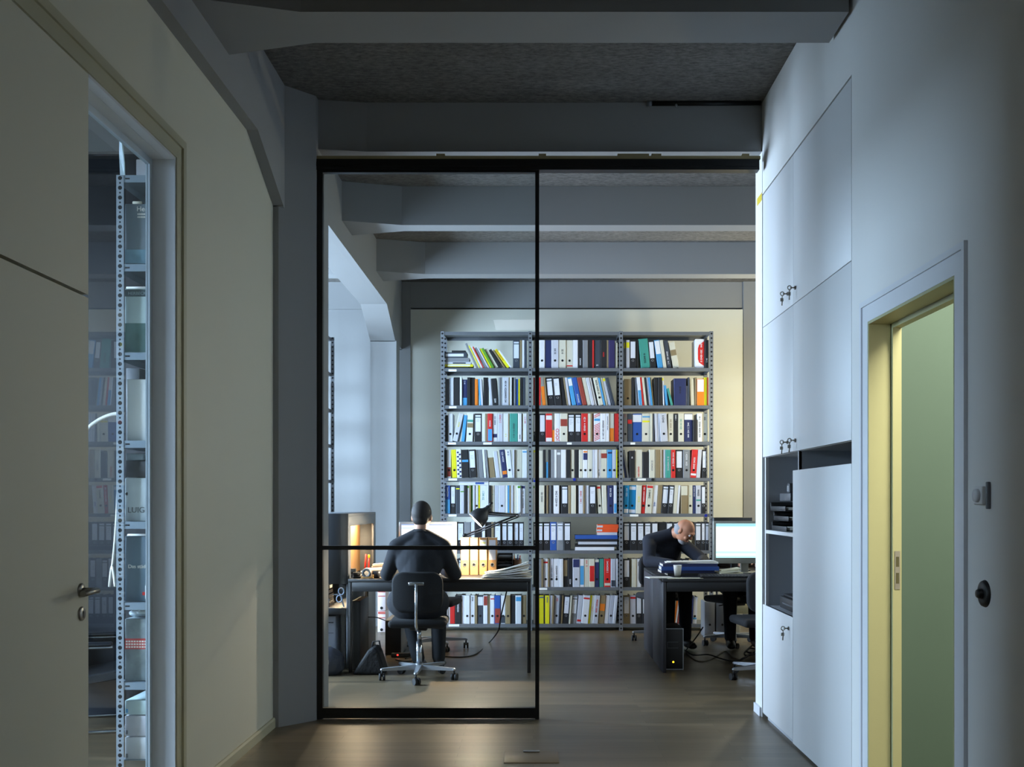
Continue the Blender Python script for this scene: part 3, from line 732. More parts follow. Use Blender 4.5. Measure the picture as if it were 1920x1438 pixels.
R[2,6] = "@1169.5 lK12:C bn3 sC8 sW9:'K08-24 lK12 sG10 lK12 lK12 sW8 sC9 lK12 lK12 sn8 lK12"
R[2,7] = "@1169.5 ln12 hP11:R05-12 lK11 lK12 lK12 lK12 bG6h40 bP4h40 bW3h40 bK4 bn3h50t8 bO3h50t8 bW3h50t8 bM2h50t7 bP5h52t5 sg13t3 bN3t3 hW8h50t3:S78-84"
ENDS = [988.5, 1160.5, 1330]
for (bay, row), spec in R.items():
    layout(bay, row, spec, ENDS[bay], YS+.02, sz(LEVELS[row+1]), '%s, %s' % (ROWN[row], BAYN[bay]))

# lying stacks
def flat(nm, label, cat, px0, px1, py_top, py_bot, Y, depth, m, tilt=0.0, group=None, two=None):
    b = MB(); x0, x1 = ax(px0, Y), ax(px1, Y); hh = (py_bot-py_top)*Y/F
    c = .0018; ms = [m, pages]
    if hh > .008:
        b.box(0, x1-x0, 0, depth, 0, c); b.box(0, x1-x0, 0, depth, hh-c, hh); b.box(0, x1-x0, 0, .002, c, hh-c); b.box(.004, x1-x0-.004, .002, depth-.004, c, hh-c, 1)
    else: b.rbox(0, x1-x0, 0, depth, 0, hh, min(.001, hh*.3))
    o = b.build(nm, ms); o.matrix_world = T(x0, Y, (sz(py_bot) if Y > 11.7 else az(py_bot, Y))+.0008) @ rotz(tilt)
    if two:
        q = MB(); q.box((x1-x0)*two[1], (x1-x0)*two[2], -.0012, .0005, hh*.25, hh*.75); q.build('spine_lettering', PM[two[0]], o)
    return tag(o, label, cat, group)
Yb = YS+.03
for (nm, lab, a, b_, t_, bo, c, tw) in (
    ('book', 'thin black book lowest of the lying stack, top row, left bay', 833.5, 879, 687.3, 690, 'K', None),
    ('book', 'yellow edged white book second in the lying stack, top row', 834, 887, 682.5, 687.2, 'Y', ('W', .1, .9)),
    ('book', 'pale grey book in the middle of the lying stack, top row', 834.5, 883, 678, 682.4, 'P', ('K', .3, .8)),
    ('book', 'grey book above the middle of the lying stack, top row', 836, 880, 670.5, 677.9, 'G', None),
    ('book', 'thick navy book with white lettering in the lying stack, top row', 833.5, 875.5, 660, 670.4, 'D', ('W', .05, .85)),
    ('book', 'small black book on top of the lying stack, top row', 847, 873, 656.6, 659.9, 'K', None)):
    flat(nm, lab, 'book', a, b_, t_, bo, Yb, .23, PM[c], 0, 'books lying in the top row', tw)
flat('binder', 'white binder lying flat on top of the fifth row, left bay', 'binder', 861, 916, 902.3, 909.6, Yb+.01, .26, PM['W'], 0, None, ('B', .55, .85))
flat('book', 'thin white brochure lying flat between leaning folder and red box, top row, right bay', 'book', 1272, 1304, 687.6, 690, Yb, .2, PM['C'])
for (lab, a, b_, t_, bo, c, tl) in (
    ('white ring-bound papers lowest of the lying stack, sixth row, middle bay', 1078, 1152, 1026, 1032, 'W', 0),
    ('black folder of the lying stack, sixth row, middle bay', 1079, 1159, 1021, 1025.9, 'K', 0),
    ('silver grey folder of the lying stack, sixth row, middle bay', 1084, 1157, 1016, 1020.9, 'P', 0),
    ('black box folder below the blue one, sixth row, middle bay', 1080, 1158, 1011, 1015.9, 'K', 0),
    ('blue folder with white edge, lying in the sixth row, middle bay', 1078, 1158, 1003.5, 1010.9, 'B', 0),
    ('pale paper pad under the orange boxes, sixth row, middle bay', 1120, 1157, 998.3, 1003.4, 'P', 0)):
    flat('folder', lab, 'folder', a, b_, t_, bo, Yb, .25, PM[c], tl, 'folders lying in the sixth row')
flat('box', 'lower orange box with silver end lying in the sixth row, middle bay', 'box', 1119, 1158, 991, 998.2, Yb, .2, mat('orange card', (232, 84, 34), .5), 0, 'orange boxes in the sixth row', ('P', .0, .26))
flat('box', 'upper orange box with silver end lying in the sixth row, middle bay', 'box', 1120, 1159.5, 983.6, 990.9, Yb, .2, mat('orange card', (232, 84, 34), .5), 0, 'orange boxes in the sixth row', ('P', .0, .26))

# second shelving in the window aisle
AY = 11.70
lv = [sz(y)-.015 for y in LEVELS]
shelving('steel_shelving', 'tall perforated steel shelving in the window aisle beyond the arcade', [-3.275, -2.275], [(-3.275, -2.275)], AY, lv)
rr = random.Random(5)
for row in range(8):
    for side, (xa, n_) in enumerate(((-2.62, 4),)):
        spec = '@%.1f ' % (CX + xa*SC) + ' '.join(rr.choice(['lK12', 'sG10', 'hP10', 'sC9', 'lK13', 'sD11', 'bn5', 'hW9', 'bP5']) for _ in range(n_))
        layout(10+side, row, spec, CX + (-2.30)*SC, AY+.02, lv[row+1], '%s, aisle shelving' % ROWN[row], rseed=9)
# ================================================================== FURNITURE
def office_chair(label, loc, rz, seat_z=.47, back=(.20, .87, .55), group='office swivel chairs'):
    c = thing('office_chair', label, 'office chair', loc, rz, group)
    hub = MB(); hub.cyl((0,0,.075), (0,0,.125), .036, .03); hub.build('hub', alu, c)
    for i in range(5):
        a = 2*PI*i/5 - PI/2; d = Vector((math.cos(a), math.sin(a), 0)); n_ = Vector((-d.y, d.x, 0))
        b = MB(); vs = []
        for (t, w, z0, z1) in ((.025, .022, .075, .115), (.30, .014, .078, .098)):
            for s, z in ((-1, z0), (1, z0), (1, z1), (-1, z1)): vs.append(d*t + n_*w*s + Vector((0,0,z)))
        b.add(vs, [(0,1,2,3), (7,6,5,4), (0,4,5,1), (1,5,6,2), (2,6,7,3), (3,7,4,0)])
        b.ell(d*.30 + Vector((0,0,.087)), (.016,.016,.012))
        arm = b.build('base_arm', alu, c)
        q = MB(); e = d*.30; k = Vector((math.cos(a+.6+i), math.sin(a+.6+i), 0)); s_ = Vector((-k.y, k.x, 0))
        q.cyl(e+Vector((0,0,.05)), e+Vector((0,0,.08)), .008)
        for sg in (-1, 1): q.cyl(e+k*.012+s_*sg*.006+Vector((0,0,.028)), e+k*.012+s_*sg*.024+Vector((0,0,.028)), .0275, n=18)
        q.box(-.004, .004, -.004, .004, 0, .02, M=T(*(e+k*.012+Vector((0,0,.03)))))
        q.build('caster', rubber, arm)
    g = MB(); g.cyl((0,0,.12), (0,0,.30), .024); g.cyl((0,0,.30), (0,0,seat_z-.06), .017); g.build('gas_lift', chrome, c)
    m = MB(); m.rbox(-.07, .07, -.10, .10, seat_z-.075, seat_z-.045, .01); m.cyl((.05, .0, seat_z-.06), (.20, .02, seat_z-.07), .006); m.build('mechanism', black, c)
    s = MB(); s.rbox(-.23, .23, -.20, .24, seat_z-.045, seat_z+.02, .03, 3); s.build('seat', mat('black wool', (30, 31, 34), 0.9, var=.1, scale=80), c)
    hw, zt, zb = back
    p = MB(); M_ = T(0, -.235, 0) @ Matrix.Rotation(-.05, 4, 'X')
    ring = []; rr = .085
    for cx_, cz_, a0 in ((hw-rr, zt-rr, 0), (-hw+rr, zt-rr, PI/2), (-hw+rr, zb+rr, PI), (hw-rr, zb+rr, 1.5*PI)):
        for j in range(6): a = a0 + PI/2*j/5; ring.append((cx_+rr*math.cos(a), cz_+rr*math.sin(a)))
    vs = []; n = len(ring)
    for (y, k) in ((-.018, .93), (-.008, 1.0), (.022, 1.0), (.034, .92)):
        for x, z in ring: vs.append(M_ @ Vector((x*k, y + (x/hw)**2*.035, (zt+zb)/2 + (z-(zt+zb)/2)*k)))
    fs = [(j*n+i, j*n+(i+1)%n, (j+1)*n+(i+1)%n, (j+1)*n+i) for j in range(3) for i in range(n)] + [tuple(range(n-1,-1,-1)), tuple(range(3*n, 4*n))]
    p.add(vs, fs, 0, True); p.build('backrest', mat('black wool', (30, 31, 34), 0.9), c)
    r = MB(); r.tube([(0,-.02,seat_z-.06), (0,-.20,seat_z-.055), (0,-.262,seat_z-.02), (0,-.272,zb+.06), (0,-.276,zt-.09)], [.012,.012,.012,.011,.011], n=10)
    r.rbox(-.06, .06, -.276, -.262, zt-.10, zt-.075, .004); r.build('back_bar', chrome, c)
    return c
office_chair('black swivel chair with chrome star base under the man in the dark coat', (-.918, 8.575, 0), 0.02)
office_chair('empty black swivel chair half hidden behind the white wall end', (1.87, 8.62, 0), .12)
office_chair('black swivel chair behind the far desk, its star base seen beneath', (1.99, 10.60, 0), PI+.5)
office_chair('black swivel chair beyond the lamp desk, one base arm seen', (-.95, 10.32, 0), PI-.15)
office_chair('black swivel chair under the grey-haired man bending over papers', (1.33, 10.92, 0), PI+.3)

DZ = .78
def desk(label, x0, x1, y0, y1, left=True, apron='near', nm='desk', right='panel', group='office desks'):
    d = thing(nm, label, 'desk', ((x0+x1)/2, (y0+y1)/2, 0), 0, group); o = d.location
    def P(name, m, *a, r=.002):
        b = MB(); b.rbox(a[0]-o.x, a[1]-o.x, a[2]-o.y, a[3]-o.y, a[4], a[5], r, 1); return b.build(name, m, d)
    P('desk_top', blackdesk, x0, x1, y0, y1, DZ-.026, DZ)
    if left: P('end_panel', greydesk, x0+.001, x0+.028, y0+.002, y1-.002, 0, DZ-.0265)
    if right == 'panel': P('end_panel', greydesk, x1-.028, x1-.001, y0+.002, y1-.002, 0, DZ-.0265)
    else:
        for yy in (y0+.004, y1-.034): P('leg', blackdesk, x1-.03, x1-.002, yy, yy+.03, 0, DZ-.0265)
        if not left:
            for yy in (y0+.004, y1-.034): P('leg', blackdesk, x0+.002, x0+.03, yy, yy+.03, 0, DZ-.0265)
    ya, yb = (y0+.002, y0+.02) if apron == 'near' else (y1-.02, y1-.002)
    P('apron', blackdesk, x0+.031, x1-.031, ya, yb, DZ-.105, DZ-.0265)
    return d
desk('black desk nearest the opening, with blue folders and paper cup on it', 1.075, 2.85, 8.85, 9.605)
desk('black desk behind the blue folders where the grey-haired man leans', 1.075, 2.85, 9.615, 10.38, apron='far')
desk('black lamp desk behind the glass door with four kraft binders', -1.535, -.02, 8.85, 9.75, left=False, right='leg')

# tall divider cabinet at the left of the lamp desk
def local(root, b): 
    o = root.location; b.v = [(v[0]-o.x, v[1]-o.y, v[2]-o.z) for v in b.v]; return b
dc = thing('divider_cabinet', 'tall dark grey divider cabinet beside the lamp desk, niche lining tinted like warm lamplight', 'cabinet', (-1.70, 9.65, 0))
xa, xb, ya, yb = -1.92, -1.545, 8.90, 10.45
z1, z2, zt = .735, .535, 1.322
b = MB(); b.rbox(xa, xb, ya, ya+.02, z1, zt, .002, 1); local(dc, b).build('front_panel', darkgrey, dc)
b = MB(); b.rbox(xa, xa+.02, ya+.02, yb, 0, zt, .002, 1); local(dc, b).build('side_panel', darkgrey, dc)
b = MB(); b.rbox(xa+.02, xb, yb-.02, yb, 0, zt, .002, 1); local(dc, b).build('back_panel', darkgrey, dc)
b = MB(); b.rbox(xa+.02, xb, ya+.02, yb-.02, zt-.02, zt, .002, 1); local(dc, b).build('top_panel', midgrey, dc)
b = MB(); b.rbox(xb-.018, xb, ya+.02, yb-.02, .03, DZ-.03, .001, 1); b.rbox(xb-.018, xb, ya+.02, yb-.02, 1.215, zt-.02, .001, 1); b.rbox(xb-.018, xb, yb-.13, yb-.02, DZ-.03, 1.215, .001, 1); b.rbox(xb-.018, xb, ya+.02, ya+.13, DZ-.03, 1.215, .001, 1)
local(dc, b).build('side_frame', midgrey, dc)
b = MB(); b.box(xb-.16, xb-.15, ya+.02, yb-.02, DZ-.03, zt-.021); local(dc, b).build('lamp_tinted_lining', tan, dc)  # warm tan stands in for lamplight falling on the niche lining
b = MB(); b.rbox(xa+.02, xb-.018, ya, yb-.02, z2-.055, z2, .002, 1); local(dc, b).build('cubby_shelf', darkgrey, dc)
b = MB(); b.rbox(xa+.02, xb-.15, ya+.02, yb-.02, z1, z1+.02, .002, 1); local(dc, b).build('niche_floor', darkgrey, dc)
b = MB(); b.rbox(xb-.07, xb-.03, ya+.20, yb-.2, zt-.05, zt-.022, .004, 1); lt_ = local(dc, b).build('niche_light', alu, dc)  # assumed lamp, added to light the niche lining and papers
b = MB(); b.box(xb-.065, xb-.035, ya+.22, yb-.22, zt-.052, zt-.0502); local(dc, b).build('light_tube', mat('warm tube', (255, 222, 176), .4, var=0, emit=4), lt_)  # glowing tube of the assumed niche lamp
NICHE = (xb-.05, (ya+yb)/2, zt-.056)
rb = random.Random(3)
for i in range(5):
    q = flat('book', ('brown', 'grey', 'dark brown', 'worn grey', 'slate')[i] + ' book lying in the cubby of the divider cabinet, %s from below' % ORD[i], 'book', 604, 618-i*.6, 1117-i*8.5+1, 1125-i*8.5, 8.96, .22, [mat('brown cover', (104, 84, 74), .7), PM['G'], mat('dark brown cover', (72, 60, 54), .7), PM['D'], midgrey][i], rb.uniform(-.04, .04), 'books in the cabinet cubby')
    q.location.z = z2 + .001 + i*.037
# scissors
sc_ = thing('scissors', 'silver scissors standing handles up in the cubby of divider cabinet', 'scissors', (ax(637, 8.93), 8.93, z2+.002))
b = MB(); Mx = Matrix.Rotation(PI/2, 4, 'X')
b.torus((.012, 0, .135), .028, .005, Mx @ Matrix.Diagonal((.8, 1, 1, 1))); b.torus((-.004, 0, .072), .028, .005, Mx @ Matrix.Diagonal((.8, 1, 1, 1)))
b.build('handles', mat('pale blue handle', (170, 190, 220), .35), sc_)
b = MB(); b.prism([(-.015, .10), (-.075, .108), (-.015, .114)], 'y', -.002, .002); b.prism([(.0, .09), (.03, .0), (.04, .004), (.015, .10)], 'y', .002, .004); b.build('blade', chrome, sc_)
# computer tower and bin bag below
pc = thing('computer_tower', 'pale grey computer tower standing under the divider cabinet', 'computer', (-1.772, 9.0, 0))
b = MB(); b.rbox(-.12, .11, -.02, .42, .02, .46, .008); b.rbox(-.11, .10, 0, .4, 0, .02, .004); b.build('case', mat('pale plastic', (176, 180, 190), .5), pc)
b = MB(); b.box(-.1, .09, -.0225, -.0195, .40, .41); b.box(-.1, .09, -.0225, -.0195, .315, .318); b.box(-.1, -.02, -.0225, -.0195, .26, .272); b.build('drive_slot', darkgrey, pc)
b = MB(); b.ell((.06, -.021, .2), (.006, .004, .008)); b.build('status_light', PM['Y'], pc)
sk = MB(); sk.lathe([(0, .0), (.13, .0), (.155, .05), (.15, .13), (.11, .19), (.04, .225), (.0, .23)], n=24)
sk.v = [(v[0]*1.0 + .012*math.sin(9*v[2]), v[1]*.8, v[2]) for v in sk.v]
so_ = tag(sk.build('bin_bag', mat('slate bag', (62, 68, 82), .45, bump=.5, scale=16), None, (-1.72, 8.80, 0)), 'slumped slate grey bag on the floor in front of the pale tower', 'bag')
b = MB(); b.box(.03, .055, -.128, -.124, .10, .135); b.build('bag_tag', paper, so_)

# slim tower beside the divider, small tower at the back, black bag
t1 = thing('computer_tower', 'slim dark computer tower standing beside the divider cabinet, under the lamp desk', 'computer', (-1.495, 9.22, 0))
b = MB(); b.rbox(-.038, .034, -.215, .215, 0, .585, .003); b.build('case', black, t1)
b = MB(); b.rbox(-.036, .030, -.221, -.2155, .01, .575, .002); b.build('front_cover', darkgrey, t1)
t2 = thing('computer_tower', 'low black and grey computer tower on the floor behind the seated man in the coat', 'computer', (-1.30, 10.1, 0))
b = MB(); b.rbox(-.075, .075, -.2, .25, 0, .325, .004); b.build('case', mat('tower grey', (120, 122, 124), .5), t2)
b = MB(); b.rbox(-.073, .073, -.215, -.2005, .004, .32, .003); b.build('front_cover', black, t2)
bag = MB()
bag.prism([(-1.49, 0.0), (-.98-.23, 0.0), (-1.27, .20), (-1.31, .235), (-1.36, .20)], 'y', 8.74, 8.97)
bo = bag.build('laptop_bag', mat('black nylon', (20, 20, 22), .8, bump=.3, scale=40))
mod = bo.modifiers.new('bevel', 'BEVEL'); mod.width = .03; mod.segments = 3
tag(bo, 'black nylon bag slumped on the floor under the lamp desk', 'bag')
b = MB(); b.tube([(-1.34, 8.86, .20), (-1.33, 8.86, .26), (-1.28, 8.86, .265), (-1.265, 8.86, .18)], .008); b.build('bag_handle', rubber, bo)

# striped file boxes behind
for i, lb in enumerate(('red and white file box on the floor beyond the lamp desk', 'red and white file box stacked on another beyond the lamp desk')):
    x0, x1 = ax(708, 11.6), ax(723, 11.6)
    b = MB(); b.rbox(x0, x1, 11.6, 11.85, .002+i*.236, .232+i*.236, .003)
    fo = tag(b.build('file_box', mat('pink white card', (222, 206, 206), .6)), lb, 'file box', 'red and white file boxes')
    b = MB(); w_ = x1-x0; z0 = i*.236
    b.box(x0+.004, x1-.004, 11.5985, 11.6, z0+.20, z0+.228); b.box(x0+.004, x1-.004, 11.5985, 11.6, z0+.155, z0+.165); b.build('red_band', mat('dusty red', (190, 90, 80), .6), fo)
    b = MB(); b.cyl(((x0+x1)/2, 11.6, z0+.03), ((x0+x1)/2, 11.5985, z0+.03), .016); b.build('finger_hole', hole_m, fo)

# ------------------------------------------------------------------ monitors
scr_m = bpy.data.materials.new('lit screen'); scr_m.use_nodes = True
def screen(name, strength, bars):
    m = bpy.data.materials.new(name); m.use_nodes = True; nt = m.node_tree; N = nt.nodes; L = nt.links; b = N['Principled BSDF']
    tc = N.new('ShaderNodeTexCoord'); sp = N.new('ShaderNodeSeparateXYZ'); L.new(tc.outputs['Generated'], sp.inputs[0])
    r = N.new('ShaderNodeValToRGB'); r.color_ramp.interpolation = 'CONSTANT'
    el = r.color_ramp.elements
    el[0].position = 0; el[0].color = (*lin(bars[0][1]), 1); el[1].position = bars[1][0]; el[1].color = (*lin(bars[1][1]), 1)
    for p, c in bars[2:]: e = el.new(p); e.color = (*lin(c), 1)
    L.new(sp.outputs['Z'], r.inputs['Fac']); L.new(r.outputs['Color'], b.inputs['Emission Color']); b.inputs['Emission Strength'].default_value = strength
    b.inputs['Base Color'].default_value = (.02, .02, .02, 1); b.inputs['Roughness'].default_value = .3
    return m
scr_a = screen('document window', 1.5, [(0, (236,240,255)), (.12, (250,250,255)), (.30, (214,222,248)), (.33, (250,250,255)), (.48, (214,222,248)), (.51, (252,252,255)), (.66, (220,226,248)), (.69, (252,252,255)), (.86, (206,214,240)), (.91, (226,236,255)), (.97, (140,160,210))])
scr_b = screen('bright window', 1.4, [(0, (190,255,255)), (.06, (255,255,255)), (.12, (190,250,252)), (.19, (255,255,255)), (.90, (176,246,252)), (.94, (130,190,240)), (.97, (176,240,250))])
def monitor(label, x0, x1, Y, z0, z1, bez, smat, case, foot):
    m = thing('monitor', label, 'monitor', ((x0+x1)/2, Y+.03, DZ))
    w, h = x1-x0, z1-z0; zc = z0-DZ; bb = bez
    b = MB(); hw = w/2
    b.rbox(-hw, hw, -.03, .02, zc, zc+h, .004); b.rbox(-hw*.75, hw*.75, .02, .05, zc+h*.15, zc+h*.85, .01); b.build('housing', case, m)
    b = MB(); b.box(-hw+bb[0], hw-bb[0], -.0315, -.0305, zc+bb[1], zc+h-bb[2]); b.build('screen', smat, m)
    b = MB(); b.rbox(-.035, .035, .02, .05, .012, zc+h*.4, .006); b.rbox(-foot, foot, -.06, .13, 0, .014, .006); b.build('stand', case, m)
    b = MB(); b.box(hw-.06, hw-.04, -.0315, -.0302, zc+bb[1]*.4, zc+bb[1]*.4+.004); b.build('power_light', PM['S'], m)
    return m
monitor('wide monitor with white document on screen in front of the seated man', ax(748, 9.35), ax(856, 9.35), 9.35, az(1053, 9.35), az(978.5, 9.35), (.022, .022, .02), scr_a, alu, .13)
monitor('silver framed monitor with glowing white screen on the nearest black desk', ax(1337.5, 9.5), 2.18, 9.5, az(1056.5, 9.5), az(977, 9.5), (.024, .052, .022), scr_b, mat('silver plastic', (150, 150, 142), .4, .3), .14)
m3 = monitor('black monitor turned away just behind the silver framed monitor', 1.69, 2.1, 9.75, .87, 1.275, (.02, .03, .02), black, black, .12)
m3.rotation_euler = (0, 0, PI+.35); m3.location = (1.86, 9.98, DZ)

# ------------------------------------------------------------------ desk lamp
lamp = thing('desk_lamp', 'black jointed desk lamp with bell shade over the kraft binders', 'desk lamp', (ax(873, 9.66), 9.66, DZ))
o = lamp.location
def rel(p): return Vector(p) - o
bp = rel((o.x, 9.66, DZ)); j0 = rel(at(872, 1004, 9.66)); el_ = rel(at(972, 966, 9.45)); hd = rel(at(916, 962, 9.15))
b = MB(); b.lathe([(0, .03), (.03, .03), (.064, .018), (.068, 0)], bp); b.cyl(bp + Vector((0,0,.02)), j0, .009); b.build('base', black, lamp)
b = MB(); b.ell(j0, (.024, .02, .02)); b.tube([j0 + Vector((0,0,.004)), el_ + Vector((0,0,.004))], .0085); b.tube([j0 + Vector((0,-.018,-.016)), el_ + Vector((0,-.018,-.016))], .0055); b.build('lower_arm', mat('dark lamp grey', (52, 52, 54), .4, .3), lamp)
b = MB(); b.ell(el_, (.02, .018, .02)); b.cyl(el_ + Vector((.0,-.02,0)), el_ + Vector((.02,-.02,.03)), .005); b.build('elbow', alu, lamp)
b = MB(); b.tube([el_ + Vector((0,0,.006)), hd + Vector((0,0,.006))], .0085); b.tube([el_ + Vector((0,-.016,-.012)), hd + Vector((0,-.016,-.010))], .005); b.build('upper_arm', mat('dark lamp grey', (52, 52, 54), .4, .3), lamp)
hc = rel(at(902, 966, 9.12)); ax_ = Vector((-.62, -.12, -.62)).normalized()
zq = Vector((0,0,1)).rotation_difference(-ax_).to_matrix().to_4x4()
b = MB(); pr_ = [(.082, -.065), (.078, -.02), (.066, .02), (.036, .05), (.026, .075), (.024, .10), (.012, .108), (0, .108)]
pr_in = [(r*.96, z-.003) for r, z in pr_[:6]]
b.lathe(pr_, hc, M=zq); b.lathe([pr_[0]] + pr_in, hc, M=zq, mi=1)
b.build('shade', [mat('dark lamp grey', (52, 52, 54), .4, .3), mat('lamp enamel', (226, 226, 222), .4)], lamp)
b = MB(); b.cyl(hc + (-ax_)*.07, hd, .007); b.cyl(hc - ax_*.10 + Vector((0,0,.02)), hc - ax_*.14 + Vector((0,0,.01)), .008); b.build('head_joint', black, lamp)
bulb_m = mat('lamp bulb glow', (255, 214, 160), .4, var=0, emit=6)
b = MB(); b.ell(hc - ax_*.012, (.026, .026, .03), zq); b.build('bulb', bulb_m, lamp)
LAMP_POS = o + hc + ax_*.02; LAMP_AX = ax_

# kraft binders on the desk
for i, (a, b_, mk) in enumerate(((863.5, 879.3, 'g'), (881, 896.4, None), (898.4, 913.6, 'Y'), (915.2, 931, None))):
    rnd = random.Random(40+i); Yq = 9.36
    w_ = (b_-a)*Yq/F; o2 = None
    PM['q'] = tan; PAL['q'] = ('kraft brown', (196, 148, 96))
    hh = .325; body = make_book('s', 'q', w_, hh, .22, [], rnd)
    lw = w_*.78
    q = MB(); q.box(-lw/2, lw/2, -.001, .0005, hh*.40, hh*.94); lb = q.build('spine_label', label_m, body)
    q = MB(); q.torus((0, -.0005, hh*.27), .014, .0035, Matrix.Rotation(PI/2, 4, 'X')); fr_ = q.build('finger_ring', ring_m, body)
    q = MB(); q.cyl((0, .001, hh*.27), (0, -.0012, hh*.27), .011); q.build('finger_hole', hole_m, fr_)
    if mk:
        q = MB()
        for k in range(5): q.box(-lw*.4+k*lw*.16, -lw*.4+k*lw*.16+lw*.11, -.0016, -.0008, hh*.84, hh*(.875 if k % 2 else .885))
        q.build('label_mark', PM[mk], lb)
    body.location = ((a+b_)/2*Yq/F - CX*Yq/F, Yq, DZ+.0008)
    tag(body, ('kraft brown binder with green mark on its label, at the monitor end of four', 'second kraft brown binder from the monitor, plain white label', 'kraft brown binder with yellow line on its label, on the lamp desk', 'kraft brown binder beside the black letter trays, plain white label')[i], 'binder', 'kraft binders on the lamp desk')

# stacked letter trays, pen cup, papers
for i in range(5):
    t_ = thing('letter_tray', 'black letter tray, %s from below, stacked beside the kraft binders' % ORD[i], 'letter tray', (ax(947, 9.5), 9.5, DZ+.001+i*.036), 0, 'letter trays on the lamp desk')
    b = MB(); hw = (962-933)*9.5/F/2
    b.rbox(-hw, hw, -.12, .16, 0, .005, .001, 1); b.rbox(-hw, -hw+.004, -.12, .16, .005, .034, .001, 1); b.rbox(hw-.004, hw, -.12, .16, .005, .034, .001, 1); b.rbox(-hw+.004, hw-.004, .155, .16, .005, .034, .001, 1)
    b.build('tray', black, t_)
    if i % 2 == 0: q = MB(); q.rbox(-hw+.01, hw-.01, -.10, .14, .0055, .016, .001, 1); q.build('paper_pile', midgrey, t_)
pcup = thing('pen_cup', 'brown wire pen cup with pens between trays and shelf post', 'pen cup', (ax(969, 9.45), 9.45, DZ+.0006))
b = MB(); b.lathe([(0, .003), (.036, .003), (.04, .0), (.042, .13), (.038, .13), (.034, .006), (0, .006)]); b.build('cup', mat('brown wire mesh', (120, 84, 62), .5, .4, var=.5, scale=300), pcup)
for i, c_ in enumerate(('R', 'K', 'n', 'O', 'B')):
    a = i*1.25; b = MB(); b.cyl((.012*math.cos(a), .012*math.sin(a), .008), (.03*math.cos(a), .03*math.sin(a), .165+.008*(i % 3)), .0042, n=10); b.build('pen', PM[c_], pcup)
crumple = mat('crumpled paper', (240, 236, 230), .8, bump=.2, scale=14)
def sheet_pile(label, cx_, cy_, z, w_, d_, h_, n_, seed, lift=0.0, group=None, m=paper):
    r_ = random.Random(seed); p = thing('paper_pile', label, 'papers', (cx_, cy_, z), 0, group)
    for i in range(n_):
        b = MB(); a = r_.uniform(-.16, .16); k = i/max(1, n_-1)
        z0 = h_*i/n_; t_ = h_/n_*.92
        nx = 8; vs = []; sx_ = w_*(1-.25*k*r_.random())/2; sy_ = d_*(1-.2*k*r_.random())/2
        Mr = rotz(a)
        for top in (0, 1):
            for j in (0, 1):
                for q in range(nx+1):
                    u = -1+2*q/nx; zz_ = z0 + (t_ if top else 0) + lift*k*max(0, (u+1)/2)**1.5*(1 if top or i else 0)
                    vs.append(Mr @ Vector((sx_*u, sy_*(-1 if j == 0 else 1), zz_)))
        n1 = nx+1; fs = []
        for q in range(nx):
            fs += [(q, n1+q, n1+q+1, q+1), (2*n1+q, 2*n1+q+1, 3*n1+q+1, 3*n1+q), (q, q+1, 2*n1+q+1, 2*n1+q), (n1+q, 3*n1+q, 3*n1+q+1, n1+q+1)]
        fs += [(0, 2*n1, 3*n1, n1), (nx, n1+nx, 3*n1+nx, 2*n1+nx)]
        b.add(vs, fs); b.build('sheet_bundle', m, p)
    return p
sheet_pile('heap of crumpled white papers at the end of the lamp desk', ax(951, 9.02), 9.04, DZ+.001, .41, .26, .05, 6, 3, .085, m=crumple)
sheet_pile('low pile of white papers under the lamp beside the divider cabinet', -1.36, 9.32, DZ+.001, .26, .34, .055, 5, 9, .01)
sheet_pile('white sheet pile near the marker pen at the back of lamp desk', -1.32, 9.66, DZ+.001, .30, .16, .08, 4, 12, .02)
mk = thing('marker_pen', 'red marker pen with yellow cap standing among white papers', 'pen', (ax(691, 9.5), 9.5, DZ+.001))
b = MB(); b.cyl((0,0,.0), (.004, 0, .14), .0085); b.build('barrel', PM['R'], mk); b = MB(); b.cyl((.004,0,.14), (.005,0,.17), .0095); b.build('pen_cap', PM['Y'], mk)
mk2 = thing('marker_pen', 'plain red marker pen leaning among white papers', 'pen', (ax(684, 9.55), 9.55, DZ+.001))
b = MB(); b.cyl((0,0,.0), (.012, 0, .17), .0085); b.build('barrel', PM['R'], mk2)
td = thing('tape_dispenser', 'grey round tape dispenser at the front edge of lamp desk', 'tape dispenser', (ax(687, 8.93), 8.935, DZ+.0006))
b = MB(); b.torus((0,0,.043), .030, .012, Matrix.Rotation(PI/2, 4, 'X')); b.build('tape_roll', mat('grey tape', (132, 138, 140), .4), td)
b = MB(); b.rbox(-.045, .06, -.016, .016, 0, .012, .003); b.rbox(.045, .06, -.014, .014, .012, .03, .002); b.build('dispenser_base', mat('amber plastic', (196, 150, 86), .4), td)
for i, (px_, Yq, lb) in enumerate(((660, 9.05, 'black stapler standing beside the divider cabinet'), (668, 8.95, 'black hole punch at the front edge of lamp desk'))):
    s_ = thing(('stapler', 'hole_punch')[i], lb, ('stapler', 'hole punch')[i], (ax(px_, Yq), Yq, DZ+.0006), .5*i)
    b = MB(); b.rbox(-.03, .04, -.02, .02, 0, .02, .005); b.build('base', black, s_)
    b = MB(); b.rbox(-.028, .036, -.016, .016, .021, .075 if i == 0 else .05, .008); b.build('lever', rubber, s_)
cb_ = MB(); cb_.lathe([(0,.002), (.028,.002), (.036,.03), (.038,.06), (.034,.06), (.03,.008), (0,.008)])
tag(cb_.build('cup', mat('dark grey glaze', (66, 66, 70), .3), None, (ax(705, 8.96), 8.97, DZ+.0006)), 'dark grey cup beside the tape dispenser on the lamp desk', 'cup')
ph = thing('phone', 'dark desk phone between the monitor and the kraft binders', 'phone', (ax(851, 9.05), 9.06, DZ+.0006), .2)
